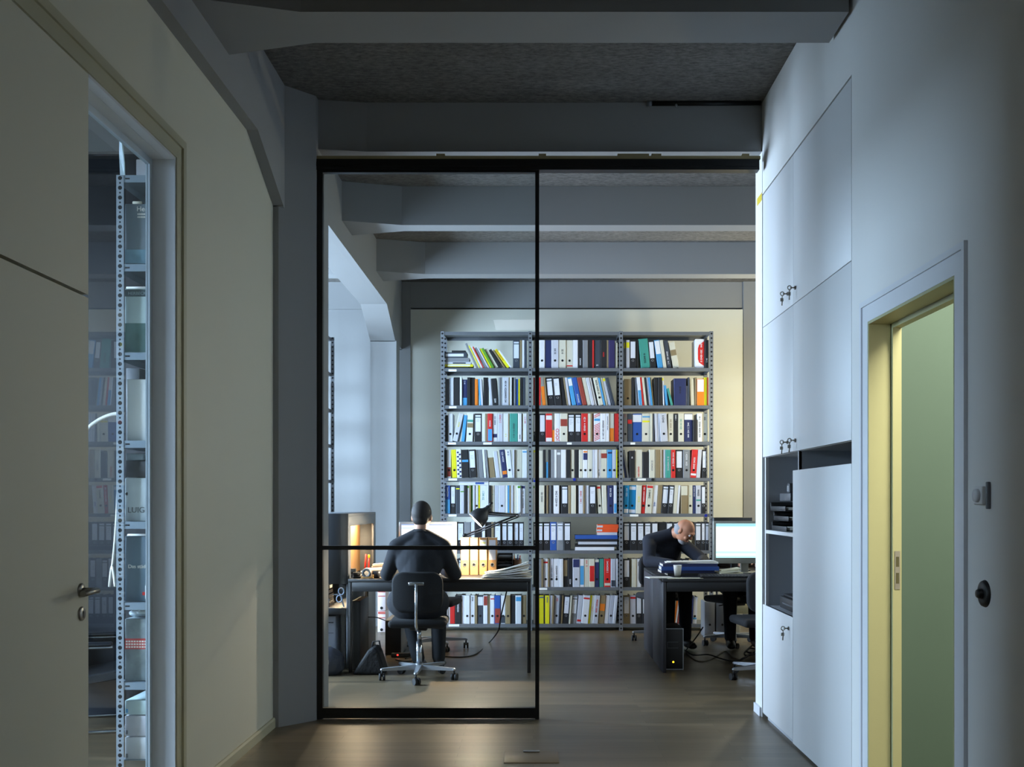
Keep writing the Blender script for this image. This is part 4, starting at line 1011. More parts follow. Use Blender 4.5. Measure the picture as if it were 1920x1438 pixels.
b = MB(); b.prism([(-.09, 0), (.09, 0), (.09, .05), (-.09, .02)], 'x', -.035, .035); b.build('base', black, ph)
b = MB(); b.tube([(-.02,-.07,.035), (-.02,-.06,.05), (-.02,.05,.075), (-.02,.065,.062)], [.016,.013,.013,.016]); b.build('handset', rubber, ph)

# things on the nearest black desk
cup = thing('paper_cup', 'white paper cup standing before the blue folders', 'cup', (ax(1270.5, 9.02), 9.02, DZ+.0006))
b = MB(); b.lathe([(0,.003), (.024,.003), (.025,0), (.035,.102), (.0365,.104), (.035,.106), (.033,.102), (.024,.008), (0,.008)]); b.build('cup', paper, cup)
for i, (lab, a, b_, t_, bo_, c, Yq, dp, rz_) in enumerate((
    ('black folder lowest in the pile behind the paper cup', 1252, 1346, 1070, 1075, 'K', 9.22, .25, 0),
    ('dark blue folder second in the pile behind the paper cup', 1240, 1340, 1065, 1070, 'N', 9.22, .25, .02),
    ('blue folder in the pile behind the paper cup, under papers', 1240, 1348, 1058, 1065, 'B', 9.22, .26, -.02),
    ('slate blue folder on top of the pile behind the paper cup', 1243, 1346, 1053, 1058, 'N', 9.23, .25, .01))):
    q = flat('folder', lab, 'folder', a, b_, t_, bo_, Yq, dp, PM[c], rz_, 'folders on the nearest black desk')
    q.location.z = DZ + .001 + (1075-bo_)*Yq/F
sheet_pile('white papers on top of the blue folder pile', ax(1296, 9.36), 9.36, DZ+.106, .46, .20, .014, 3, 21, .006)
sheet_pile('white sheets at the corner of nearest desk below the folders', ax(1236, 9.02), 8.99, DZ+.001, .22, .16, .006, 2, 22)
sheet_pile('cream sheet at the front edge of nearest desk below the cup', ax(1284, 8.9), 8.915, DZ+.001, .30, .09, .004, 2, 23, m=mat('cream paper', (226, 222, 196), .8))
sheet_pile('crumpled cream papers beside the silver framed monitor', ax(1368, 9.25), 9.27, DZ+.001, .20, .16, .05, 4, 24, .02, m=mat('cream paper', (226, 222, 196), .8))
kb = thing('keyboard', 'flat black keyboard at the front of the nearest black desk', 'keyboard', (ax(1360, 9.0), 9.0, DZ+.0006))
b = MB(); b.prism([(-.075, 0), (.075, 0), (.075, .024), (-.075, .012)], 'x', -.22, .22); b.build('case', black, kb)
b = MB()
for r_ in range(5):
    for k in range(15): b.box(-.21+k*.028, -.186+k*.028, -.065+r_*.027, -.043+r_*.027, .013+r_*.0022, .020+r_*.0022)
b.build('keys', darkgrey, kb)
for i, (px_, Yq, c_, lb) in enumerate(((1355, 9.42, 'O', 'orange felt pen lying by the silver framed monitor'), (1411, 9.2, 'V', 'violet felt pen lying at the wall end of nearest desk'), (1322, 9.66, 'Y', 'yellow marker lying behind the folder pile'))):
    b = MB(); b.cyl((0,0,.008), (.07,.05,.008), .0075); q = b.build('felt_pen', PM[c_], None, (ax(px_, Yq), Yq, DZ+.0006 + (.052 if i == 0 else 0))); tag(q, lb, 'pen', 'felt pens on the desks')
    if i == 0: q.location = (ax(1352, 9.42), 9.42, DZ+.0006)
# black tower under the nearest desk
t3 = thing('computer_tower', 'black computer tower with silver edge under the nearest black desk', 'computer', (ax(1264.5, 9.0), 9.22, 0))
w_ = (1282-1247.5)*9.0/F/2; hh = .352
b = MB(); b.rbox(-w_, w_, -.21, .22, 0, hh, .006); b.build('case', black, t3)
b = MB(); b.box(w_-.006, w_+.001, -.2125, -.2095, .0, hh); b.box(-w_+.002, w_-.006, -.2125, -.2095, .004, .010); b.box(-w_+.002, w_-.006, -.2125, -.2095, hh-.006, hh); b.build('silver_edge', alu, t3)
b = MB(); b.box(-w_+.02, w_-.045, -.2125, -.2095, .235, .237); b.box(-w_+.02, w_-.045, -.2125, -.2095, .185, .187); b.box(-w_+.02, -w_+.0215, -.2125, -.2095, .187, .235); b.build('drive_bay', midgrey, t3)
b = MB(); b.ell((-.008, -.2105, .068), (.008, .003, .008)); b.build('power_light', mat('amber light', (255, 210, 40), .4, emit=3), t3)

# binders and boxes on the floor behind the desks
for i, (a, b_, t_, bo_, nm, lab, m) in enumerate((
    (1321, 1341, 1128, 1183, 'file_box', 'grey file box on the floor under the desks, beyond the shelving', PM['G']),
    (1343, 1366, 1128, 1183, 'file_box', 'wide grey file box under the desks with a green flap', midgrey),
    (1368, 1388, 1151, 1183, 'file_box', 'cream file box with dark finger hole under the desks', PM['C']))):
    Yq = 11.2; x0, x1 = ax(a, Yq), ax(b_, Yq); z1_ = az(t_, Yq); 
    b = MB(); b.rbox(x0, x1-.004, Yq, Yq+.25, 0, z1_, .004); q = tag(b.build(nm, m), lab, 'file box', 'file boxes under the desks')
    b = MB(); b.cyl(((x0+x1)/2, Yq, z1_*.35), ((x0+x1)/2, Yq-.0015, z1_*.35), .012); b.build('finger_hole', hole_m, q)
    if i == 1: b = MB(); b.box(x0+.01, x1-.06, Yq+.02, Yq+.2, z1_, z1_+.02); b.build('flap', PM['g'], q)
    if i == 2:
        b = MB(); b.rbox(x0, x1+.10, Yq, Yq+.22, z1_+.001, z1_+.13, .004); q = tag(b.build('file_box', mat('beige card', (186, 178, 140), .7)), 'beige card box lying on the cream file box under the desks', 'file box', 'file boxes under the desks')
        b = MB(); b.box(x0+.02, x0+.035, Yq-.0015, Yq, z1_+.03, z1_+.11); b.build('box_lettering', PM['D'], q)

# ------------------------------------------------------------------ cables
def cable(label, pts, r, m, nm='cable', group=None):
    P_ = [Vector(p) for p in pts]; out = []
    for i in range(len(P_)-1):
        p0 = P_[max(i-1,0)]; p1 = P_[i]; p2 = P_[i+1]; p3 = P_[min(i+2,len(P_)-1)]
        for k in range(6):
            t = k/6; out.append(.5*((2*p1)+(-p0+p2)*t+(2*p0-5*p1+4*p2-p3)*t*t+(-p0+3*p1-3*p2+p3)*t*t*t))
    out.append(P_[-1]); b = MB(); b.tube(out, r, 8)
    return tag(b.build(nm, m), label, 'cable', group)
def fl_(px, py, z=.006): Y = F*EYE/(py-CY); return Vector((ax(px, Y), Y, z))
cable('black cable hanging from the lamp desk down to the floor in front of shelves', [at(951, 1104, 9.6), at(945, 1130, 9.6), at(938, 1162, 9.62), at(934, 1183, 9.7), fl_(918, 1205), fl_(895, 1226), fl_(868, 1233), fl_(832, 1232)], .006, rubber)
cable('black cable looping over the floor beside the low tower', [fl_(742, 1238), fl_(755, 1241), fl_(770, 1241), fl_(778, 1237), fl_(770, 1234), fl_(760, 1236)], .006, rubber)
cable('black cable hanging from the divider cabinet to the low tower', [at(690, 1157, 9.5), at(705, 1157.5, 9.7), at(713, 1160, 9.9), at(722, 1163, 9.95)], .005, rubber)
pl = MB(); pl.rbox(-.02, .16, -.025, .025, 0, .04, .006); ps = tag(pl.build('power_strip', black, None, (ax(738, 9.75), 9.75, 0)), 'black power strip with glowing red switch on the floor', 'power strip')
b = MB(); b.ell((.04, -.026, .024), (.009, .004, .008)); b.build('switch', mat('red switch glow', (255, 60, 50), .4, emit=2.5), ps)
cable('pale cable snaking across the floor under the nearest desk', [fl_(1286, 1224), fl_(1302, 1238), fl_(1320, 1241), fl_(1340, 1234), fl_(1360, 1222), fl_(1376, 1234), fl_(1395, 1241), fl_(1420, 1243)], .006, mat('pale cable', (120, 112, 96), .6))
cable('black cable snaking over the floor beneath the far chair', [fl_(*q, .0185) for q in ((1284, 1222), (1300, 1232), (1328, 1231), (1350, 1238), (1372, 1243), (1392, 1240), (1405, 1232))], .006, rubber)
cable('black cable slanting from the desk to the back of the black tower', [at(1318, 1176, 9.7), at(1306, 1194, 9.6), at(1295, 1208, 9.5), at(1285, 1221, 9.45)], .006, rubber)
cable('coiled black cable heap on the floor by the white wall end', [fl_(*q, .033) for q in ((1412, 1215), (1400, 1228), (1416, 1232), (1400, 1236), (1396, 1231), (1406, 1222), (1418, 1226), (1390, 1243))], .008, rubber)
# ================================================================== PEOPLE
def remesh(mb, name, m, voxel, parent, smooth=6, loc=None):
    o = mb.build(name + '_tmp', m)
    r = o.modifiers.new('r', 'REMESH'); r.mode = 'VOXEL'; r.voxel_size = voxel; r.use_smooth_shade = True
    s = o.modifiers.new('s', 'SMOOTH'); s.iterations = smooth; s.factor = .5
    dg = bpy.context.evaluated_depsgraph_get(); dg.update()
    me = bpy.data.meshes.new_from_object(o.evaluated_get(dg))
    old = o.data; bpy.data.objects.remove(o); bpy.data.meshes.remove(old)
    me.materials.clear(); me.materials.append(m)
    me.polygons.foreach_set('use_smooth', [True]*len(me.polygons))
    if loc is not None: me.transform(Matrix.Translation(-Vector(loc)))
    q = bpy.data.objects.new(name, me); C.objects.link(q); q.parent = parent
    return q
def caps(b, p0, p1, r0, r1, n=18):
    p0 = Vector(p0); p1 = Vector(p1); b.cyl(p0, p1, r0, r1, n); b.ell(p0, (r0,)*3, n=n, m=10); b.ell(p1, (r1,)*3, n=n, m=10)
def chain(b, pts, rs):
    for i in range(len(pts)-1): caps(b, pts[i], pts[i+1], rs[i], rs[i+1])
def frame(f, up=(0,0,1)):
    f = Vector(f).normalized(); r = f.cross(Vector(up)).normalized(); u = r.cross(f)
    return Matrix(((r.x, f.x, u.x, 0), (r.y, f.y, u.y, 0), (r.z, f.z, u.z, 0), (0,0,0,1)))      # x right, y forward, z up
def hand(b, wrist, d, palm, side):
    """palm: direction the palm faces; side: +1 right hand, -1 left hand"""
    w = Vector(wrist); d = Vector(d).normalized(); p = Vector(palm); p = (p - d*p.dot(d)).normalized(); s = d.cross(p)*side   # toward the thumb
    Mh = Matrix(((s.x, d.x, p.x, 0), (s.y, d.y, p.y, 0), (s.z, d.z, p.z, 0), (0,0,0,1)))
    b.ell(w + d*.05, (.040, .052, .015), Mh)
    for k, (off, ln, c) in enumerate(((.030, .072, .35), (.010, .080, .42), (-.010, .074, .5), (-.028, .058, .6))):
        q = w + d*.088 + s*off; a = c*.5; dd = (d*math.cos(a) + p*math.sin(a) + s*off*1.5).normalized(); r = .0085
        for seg, fr_ in enumerate((.45, .32, .23)):
            e = q + dd*ln*fr_; caps(b, q, e, r, r*.92, 10); q = e; r *= .92; a += c; dd = (d*math.cos(a) + p*math.sin(a) + s*off*1.5).normalized()
    q = w + d*.025 + s*.032; e = q + (d*.6 + s*.75 + p*.35).normalized()*.038; caps(b, q, e, .012, .010, 10); e2 = e + (d*.85 + s*.3 + p*.3).normalized()*.03; caps(b, e, e2, .010, .0085, 10)
SKIN = mat('skin', (196, 150, 126), .55, var=.05, scale=30)
def person(label, J, skin, jacket_m, trouser_m, shoe_m, hair_fn, hair_m, tail=True):
    base = (J['pelvis'][0], J['pelvis'][1], 0)
    p = thing('person', label, 'person', base)
    V = {k: (Vector(v) if isinstance(v, tuple) else v) for k, v in J.items()}
    H = frame(V['face'], V.get('up', (0,0,1))); hc = V['head']
    def hp(x, y, z): return hc + (H @ Vector((x, y, z)))
    # body: one continuous surface
    b = MB()
    Tq = frame(V['front']); 
    b.ell(V['pelvis'], (.155, .115, .11), Tq); caps(b, V['pelvis'], V['chest'], .115, .125); b.ell(V['chest'], (.165, .112, .17), Tq)
    caps(b, V['shl'], V['shr'], .058, .058); chain(b, [V['chest'] + Vector((0,0,.08)), V['neck'], hc + (H @ Vector((0,-.02,-.05)))], [.09, .058, .054])
    for s in ('l', 'r'):
        chain(b, [V['sh'+s], V['el'+s], V['wr'+s]], [.052, .042, .027])
        chain(b, [V['hip'+s], V['kn'+s], V['an'+s]], [.078, .056, .038])
        hand(b, V['wr'+s], V['hd'+s], V.get('palm'+s, Vector((0,0,-1))), 1 if s == 'r' else -1)
        fd = V['ft'+s]; b.ell(V['an'+s] + fd*.07 + Vector((0,0,-.045)), (.038, .10, .03), frame(fd))
    b.ell(hc, (.074, .094, .105), H); b.ell(hp(0, .018, -.062), (.055, .068, .058), H); b.ell(hp(0, .055, -.098), (.026, .026, .02), H)
    b.ell(hp(0, -.03, .01), (.076, .07, .085), H); b.ell(hp(0, .094, -.022), (.014, .022, .018), H); b.ell(hp(0, .088, .004), (.009, .014, .03), H)
    b.ell(hp(0, .082, .028), (.05, .018, .012), H)
    for s in (-1, 1): b.ell(hp(s*.079, -.008, -.015), (.009, .018, .03), H); b.ell(hp(s*.036, .07, -.035), (.022, .02, .02), H)
    b.ell(hp(0, .083, -.062), (.026, .013, .007), H); b.ell(hp(0, .081, -.073), (.023, .013, .008), H)
    body = remesh(b, 'body', skin, .0065, p, 4, base)
    for s in (-1, 1):
        q = MB(); q.ell(hp(s*.032, .083, .006), (.0115, .0115, .0115), H); q.v = [tuple(Vector(v)-Vector(base)) for v in q.v]; e = q.build('eye', mat('eye white', (228, 224, 220), .3), p)
        q = MB(); q.ell(hp(s*.032, .0925, .005), (.005, .003, .005), H); q.v = [tuple(Vector(v)-Vector(base)) for v in q.v]; q.build('iris', black, e)
    q = MB(); q.ell(hp(0, .094, -.0675), (.02, .004, .0022), H); q.v = [tuple(Vector(v)-Vector(base)) for v in q.v]; q.build('mouth_line', mat('lip', (140, 84, 78), .5), p)
    # hair
    b = MB(); hair_fn(b, hp, H); remesh(b, 'hair', hair_m, .006, p, 3, base)
    # jacket
    b = MB()
    b.ell(V['chest'], (.195, .142, .19), Tq); caps(b, V['chest'], V['pelvis'], .15, .155); b.ell(V['chest'] + Vector((0,0,.10)), (.16, .115, .09), Tq)
    caps(b, V['shl'] + Vector((0,0,-.004)), V['shr'] + Vector((0,0,-.004)), .072, .072)
    caps(b, V['chest'] + Vector((0,0,.11)), V['neck'] + (V['neck']-V['chest'])*-.02, .10, .068)
    for s in ('l', 'r'): caps(b, V['neck'] + Vector((0,0,.0)), V['sh'+s] + Vector((0,0,.005)), .060, .074)
    if tail: b.ell(V['pelvis'] + Vector((0,0,-.005)) - Tq.to_3x3() @ Vector((0,.03,0)), (.255, .175, .165), Tq)
    else: b.ell(V['pelvis'] + Vector((0,0,.06)), (.19, .15, .12), Tq)
    for s in ('l', 'r'):
        w_ = V['wr'+s] + (V['el'+s]-V['wr'+s]).normalized()*.012
        chain(b, [V['sh'+s], V['el'+s], w_], [.070, .060, .042])
        m_ = (V['sh'+s]*.6 + V['chest']*.4); caps(b, m_, V['sh'+s], .09, .07)
    jk = remesh(b, 'jacket', jacket_m, .010, p, 5, base)
    b = MB(); c_ = V['neck'] + (hc - V['neck'])*.12; dq = (hc - V['neck']).normalized(); zq = Vector((0,0,1)).rotation_difference(dq).to_matrix().to_4x4()
    b.torus(c_ - dq*.012, .062, .011, zq); b.v = [tuple(Vector(v)-Vector(base)) for v in b.v]; b.build('collar', jacket_m, jk)
    # trousers and shoes
    b = MB(); b.ell(V['pelvis'] + Vector((0,0,-.02)), (.17, .13, .115), Tq)
    for s in ('l', 'r'): chain(b, [V['hip'+s], V['kn'+s], V['an'+s] + Vector((0,0,.015))], [.092, .073, .056])
    remesh(b, 'trousers', trouser_m, .010, p, 5, base)
    for s in ('l', 'r'):
        b = MB(); fd = V['ft'+s]; Mf = frame(fd); a = V['an'+s]
        b.ell(a + fd*.075 + Vector((0,0,-.042)), (.047, .125, .04), Mf); b.ell(a + Vector((0,0,-.02)), (.044, .052, .055), Mf); b.ell(a + fd*.15 + Vector((0,0,-.052)), (.044, .055, .03), Mf)
        lo = min(v[2] for v in b.v); b.v = [(v[0], v[1], max(v[2], .004)) for v in b.v]
        remesh(b, 'shoe', shoe_m, .006, p, 3, base)
    return p
wool = mat('charcoal coat', (36, 38, 44), .92, var=.1, scale=60); navy_w = mat('dark jacket', (34, 38, 50), .92, var=.1, scale=60)
trs = mat('black trousers', (20, 23, 28), .9, var=.06, scale=50); leather = mat('black shoe leather', (20, 19, 18), .35)
def short_hair(b, hp, H):
    b.ell(hp(0, -.022, .022), (.083, .092, .102), H); b.ell(hp(0, -.05, -.03), (.066, .05, .06), H)
def bald_fringe(b, hp, H):
    b.ell(hp(0, -.034, -.018), (.082, .074, .072), H)
    b.ell(hp(0, .045, -.098), (.046, .05, .032), H)
Fd = Vector((0, 1, 0))
person('person seated from behind in dark coat and trousers at the lamp desk', dict(
    pelvis=(-.925, 8.60, .62), chest=(-.922, 8.66, .94), neck=(-.918, 8.69, 1.16), head=(-.912, 8.735, 1.305), face=(.12, 1, -.12), front=(0.02, 1, 0),
    shl=(-1.105, 8.66, 1.045), shr=(-.735, 8.66, 1.045), ell=(-1.195, 8.74, .83), elr=(-.645, 8.74, .83), wrl=(-1.10, 9.0, .845), wrr=(-.76, 9.0, .845),
    hdl=(.15, 1, -.03), hdr=(-.1, 1, -.03), hipl=(-1.02, 8.62, .595), hipr=(-.83, 8.62, .595), knl=(-1.07, 9.02, .57), knr=(-.80, 9.02, .57), anl=(-.965, 8.93, .10), anr=(-.795, 8.96, .10),
    ftl=Vector((.1, 1, 0)).normalized(), ftr=Vector((.05, 1, 0)).normalized()), SKIN, wool, trs, leather, short_hair, mat('dark brown hair', (38, 32, 30), .7, var=.2, scale=120))
person('person with grey fringe and bald crown, dark jacket, bending over papers', dict(
    pelvis=(1.33, 10.78, .62), chest=(1.30, 10.62, .92), neck=(1.375, 10.48, 1.11), head=(1.475, 10.37, 1.145), face=(.62, -.42, -.66), up=(.45, -.32, .84), front=(.55, -.83, 0),
    shl=(1.45, 10.60, 1.03), shr=(1.14, 10.46, 1.03), ell=(1.65, 10.36, .85), elr=(1.105, 10.19, .85), wrl=(1.58, 10.06, .845), wrr=(1.30, 9.94, .845),
    hdl=(-.5, -.85, -.05), hdr=(.8, -.55, -.05), hipl=(1.42, 10.74, .595), hipr=(1.25, 10.70, .595), knl=(1.47, 10.34, .58), knr=(1.30, 10.28, .58), anl=(1.47, 10.30, .10), anr=(1.30, 10.26, .10),
    ftl=Vector((.3, -1, 0)).normalized(), ftr=Vector((.2, -1, 0)).normalized()), mat('warm skin', (190, 132, 102), .55, var=.05, scale=30), navy_w, trs, leather, bald_fringe, mat('grey hair', (150, 150, 154), .75, var=.2, scale=120), False)
person('person hidden behind the silver monitor, only brown hair showing above it', dict(
    pelvis=(2.05, 10.70, .62), chest=(2.05, 10.66, .83), neck=(2.05, 10.63, 1.0), head=(2.05, 10.60, 1.13), face=(0, -1, -.15), front=(0, -1, 0),
    shl=(2.23, 10.65, .94), shr=(1.90, 10.65, .94), ell=(2.29, 10.48, .845), elr=(1.87, 10.48, .845), wrl=(2.16, 10.22, .845), wrr=(1.94, 10.22, .845),
    hdl=(-.2, -1, -.04), hdr=(.2, -1, -.04), hipl=(2.12, 10.68, .595), hipr=(1.92, 10.68, .595), knl=(2.14, 10.30, .56), knr=(1.90, 10.30, .56), anl=(2.14, 10.30, .10), anr=(1.90, 10.30, .10),
    ftl=Vector((.1, -1, 0)).normalized(), ftr=Vector((-.1, -1, 0)).normalized()), SKIN, mat('brown cardigan', (84, 70, 60), .9), trs, leather, short_hair, mat('reddish brown hair', (112, 74, 52), .7, var=.2, scale=120), False)
# ================================================================== LEFT OFFICE SEEN THROUGH THE SIDE LIGHT
OY = 5.45
oz = lambda py: az(py, OY)
X0, X1 = ax(218, OY), -1.785
os_ = thing('office_shelf', 'punched steel shelf behind the side light, its end facing the corridor', 'shelving', ((X0+X1)/2, OY+.5, 0)); o = os_.location
pm = MB(); pm.box(-.019, .019, 0, .0025, 0, oz(328)); pm.box(-.019, -.0165, .0025, .04, 0, oz(328)); pmesh = pm.mesh('post', [post_big])
for x in (X0+.019, X1-.019):
    for y in (OY, OY+.98):
        p = bpy.data.objects.new('post', pmesh); C.objects.link(p); p.parent = os_; p.location = (x-o.x, y-o.y, 0)
OL = [328, 495, 661, 826, 978, 1130, 1280]
bl = mat('blue grey steel board', (120, 134, 146), .45, .2)
for py in OL:
    z = oz(py); b = MB(); b.box(X0+.002, X1-.002, OY+.0045, OY+1.01, z-.002, z); b.box(X0+.0395, X1-.0395, OY+.003, OY+.0045, z-.037, z); b.box(X0+.002, X0+.0035, OY+.045, OY+.97, z-.037, z-.002); b.box(X1-.0035, X1-.002, OY+.045, OY+.97, z-.037, z-.002)
    sb_ = local(os_, b).build('shelf_board', bl, os_)
    b = MB(); b.rbox(X0+.045, X0+.068, OY+.0018, OY+.0031, z-.022, z-.014, .0005, 1); local(os_, b).build('board_slot', hole_m, sb_)
def cover(nm, label, cat, px0, px1, t_, bo_, m, dy=.0, dep=.05, base=None):
    Yq = OY+.05+dy; b = MB(); z0 = oz(bo_) if base is None else base
    x1 = min(ax(px1, Yq), X1-.006)
    b.rbox(ax(px0, Yq), x1, Yq, Yq+dep, z0+.0015, az(t_, Yq), .003, 1)
    return tag(b.build(nm, m), label, cat)
coolgrey = mat('cool grey cover', (122, 136, 148), .5); skyc = mat('landscape print', (150, 178, 186), .5)
def ct(par, s, px, py, size, m=paper, Yq=OY+.05):
    p = at(px, py, Yq-.0012); return txt('cover_lettering', s, size, T(p.x, p.y, p.z) @ FACE, m, par)
ib = MB()
c1 = cover('book', 'cool grey book with white title facing the corridor, top level of office shelf', 'book', 234, 330, 382, 495, coolgrey, 0, .04)
ct(c1, 'Heim', 256, 396, .036); b = MB()
for r_ in range(2):
    for k in range(7): b.box(ax(258+k*3, OY+.05), ax(258+k*3+2.2, OY+.05), OY+.0488, OY+.05, az(403+r_*5.5, OY+.05), az(400+r_*5.5, OY+.05))
b.build('cover_lettering', paper, c1)
b = MB(); Yq = OY+.05; b.box(ax(234.5, Yq), X1-.007, Yq-.0012, Yq, az(494, Yq), az(468, Yq)); b.build('cover_picture', mat('blue picture band', (120, 156, 176), .5, var=.35, scale=18), c1)
q = cover('booklet', 'thin pale booklet lying behind the cool grey book', 'booklet', 248, 266, 377, 495, PM['C'], .045, .01)
c2 = cover('book', 'book with pale sky and mountain cover facing the corridor, second level', 'book', 234, 330, 541, 661, mat('pale sky cover', (188, 208, 212), .5), 0, .03)
b = MB(); b.box(ax(234.5, Yq), X1-.007, Yq-.0012, Yq, az(660, Yq), az(606, Yq)); b.build('cover_picture', mat('green lake picture', (86, 118, 118), .5, var=.6, scale=12), c2)
b = MB(); b.box(ax(234.5, Yq), X1-.007, Yq-.0012, Yq, az(556, Yq), az(543, Yq)); bd = b.build('cover_band', mat('dark title band', (66, 80, 86), .5), c2)
ct(c2, 'HERBECK JR ST', 240, 552.5, .022, mat('pale title', (150, 170, 176), .5), OY+.0485)
q = cover('booklet', 'white paper bundle standing behind the mountain cover book', 'booklet', 236, 330, 537, 661, paper, .035, .03)
c3 = cover('folder', 'large blank white folder facing the corridor, third level of office shelf', 'folder', 238, 330, 711, 826, mat('blank white board', (226, 232, 236), .55), 0, .05)
q = cover('box', 'flat grey box standing behind the blank white folder', 'box', 236, 262, 690, 826, midgrey, .055, .12)
c4 = cover('box', 'white archive box with dark lettering, fourth level of office shelf', 'box', 234, 330, 896, 978, mat('white archive board', (196, 208, 216), .6), 0, .2)
ct(c4, 'LUIGI SN', 239, 961, .041, mat('slate ink', (82, 90, 98), .6))
b = MB(); b.cyl(at(238, 926, OY+.05), at(238, 926, OY+.0485), .008); b.build('finger_hole', hole_m, c4)
z_ = az(896, OY+.05)+.002
q = cover('box', 'dark grey box lying on the white archive box', 'box', 235, 330, 864, 896, darkgrey, .0, .2, z_)
z_ = az(864, OY+.05)+.002
q = cover('box', 'blue grey card lid on top of the dark grey box', 'box', 236, 268, 850, 864, coolgrey, .0, .2, z_)
c5 = cover('book', 'slate blue book with white title and red mark, fifth level', 'book', 234, 330, 1005, 1130, mat('slate blue cover', (98, 120, 138), .5), 0, .05)
ct(c5, 'Das st\u00e4dtische', 240, 1065, .026)
b = MB(); b.box(ax(267, Yq), ax(283, Yq), Yq-.0012, Yq, az(1116, Yq), az(1110, Yq)); b.build('cover_mark', PM['R'], c5)
q = cover('booklet', 'white bound pages lying along the slate blue book', 'booklet', 238, 330, 1001, 1130, paper, .055, .03)
c6 = cover('box', 'box printed with grey waves and red title band, sixth level', 'box', 234, 330, 1160, 1280, mat('wave print', (136, 150, 156), .5, var=.7, scale=16), 0, .2)
b = MB(); b.box(ax(234.5, Yq), X1-.007, Yq-.0012, Yq, az(1217, Yq), az(1197, Yq)); b.build('title_band', mat('red title band', (196, 70, 70), .5), c6)
b = MB()
for r_ in range(3):
    for k in range(9): b.box(ax(236+k*5, Yq), ax(239.6+k*5, Yq), Yq-.002, Yq-.0012, az(1204+r_*5.2, Yq), az(1201+r_*5.2, Yq))
b.build('band_lettering', paper, c6)
b = MB(); b.ell((ax(268, OY+.12), OY+.14, az(1160, OY+.05)+.03), (.06, .05, .028)); b.ell((ax(254, OY+.12), OY+.13, az(1160, OY+.05)+.022), (.035, .04, .019))
tag(b.build('plastic_wrap', mat('clear plastic film', (200, 212, 218), .2, bump=.8, scale=30)), 'crumpled clear plastic wrap on the wave printed box', 'wrap')
for i, (t_, bo_, m, lb) in enumerate(((1313, 1340, mat('pale aqua box', (190, 212, 216), .5), 'pale aqua box on the pale grey carton, lowest level of office shelf'), (1342, 1380, PM['P'], 'pale grey carton under the aqua box, lowest level'), (1382, 1424, mat('white carton', (206, 210, 216), .5), 'white carton on the lowest level of office shelf'))):
    Yq = OY+.05; zb_ = az(bo_, Yq); b = MB(); b.rbox(ax(234, Yq), X1-.006, Yq, Yq+.3, zb_, az(t_, Yq), .003, 1); q = tag(b.build('box', m), lb, 'box')
    b = MB(); b.box(ax(236, Yq), ax(240, Yq), Yq-.0012, Yq, zb_+.01, zb_+.03); b.build('box_mark', PM['S'] if i == 0 else midgrey, q)
z = az(1424, OY+.05); b = MB(); b.box(X0+.004, X1-.004, OY+.0445, OY+1.0, z-.004, z-.0006); local(os_, b).build('shelf_board', bl, os_)
# on top of the shelf
b = MB(); Yq = OY+.06; b.rbox(ax(255, Yq), ax(283, Yq)-.0, Yq, Yq+.25, oz(328)+.001, oz(328)+.10, .004)
tag(b.build('box', PM['P']), 'pale cardboard box on top of the office shelf', 'box')
b = MB(); p0 = at(224, 327, OY+.02); vs = [(ax(211, OY-.05), OY+.04, az(245, OY)), (ax(219, OY-.05), OY+.0, az(252, OY)), (ax(230, OY), OY+.015, oz(300)), (ax(229, OY), OY+.03, oz(327)), (ax(221, OY), OY+.03, oz(327)), (ax(219, OY), OY+.03, az(285, OY))]
n = len(vs); b.add(vs + [(v[0]+.004, v[1]+.004, v[2]) for v in vs], [tuple(range(n)), tuple(range(2*n-1, n-1, -1))] + [(i, (i+1) % n, (i+1) % n+n, i+n) for i in range(n)])
tag(b.build('paper_roll', mat('pale blue sheet', (188, 206, 216), .5)), 'pale curled sheet standing on the corner of office shelf', 'sheet')
cable('thin white cord hanging along the side light frame with a toggle', [at(277, 1000, 5.0), at(276, 1040, 5.0), at(275, 1080, 5.0), at(276, 1098, 5.0)], .004, paper, 'cord')
b = MB(); p = at(278, 1110, 5.0); b.rbox(p.x-.012, p.x+.012, p.y-.012, p.y+.012, p.z-.035, p.z+.035, .005); tag(b.build('cord_switch', paper), 'white inline switch at the foot of the hanging white cord', 'switch')
cable('white curved lamp arm arching in the office behind the door', [(-3.05, 6.3, .003), (-3.0, 6.3, 1.0), (-2.85, 6.3, 1.62), at(160, 808, 6.3), at(178, 792, 6.3), at(198, 781, 6.3), at(216, 776, 6.3), at(232, 777, 6.3)], .011, paper, 'lamp_arm')
cable('white cable looping down beside the office shelf post', [at(221, 900, 5.7), at(219, 960, 5.75), at(213, 1040, 5.8), at(205, 1100, 5.8), at(210, 1062, 5.78), at(216, 1100, 5.75)], .007, paper, 'hanging_cord')
# lounge chair
lc = thing('lounge_chair', 'black leather lounge chair with chrome cantilever frame behind the door', 'lounge chair', (-2.86, 6.75, 0), .25)
lm = mat('black leather', (32, 36, 42), .32, var=.05, bump=.1, scale=60)
b = MB()
for s in (-1, 1): b.tube([(.28, s*.27, .012), (-.25, s*.27, .012), (-.33, s*.27, .05), (-.34, s*.27, .20), (-.30, s*.27, .50), (-.2, s*.27, .53), (.22, s*.27, .53)], .011, 10)
b.tube([(.28, -.27, .012), (.28, .27, .012)], .011); b.build('chrome_frame', chrome, lc)
b = MB(); vs = []; prof = [(.30, .36), (.27, .33), (-.15, .26), (-.26, .30), (-.34, .50), (-.40, .74)]
th = .06; n = len(prof)
for y in (-.25, .25):
    for x, z in prof: vs.append((x, y, z))
    for x, z in prof: vs.append((x+(.05 if z > .45 else 0), y, z+(.06 if z < .45 else .01)))
m2 = 2*n; fs = []
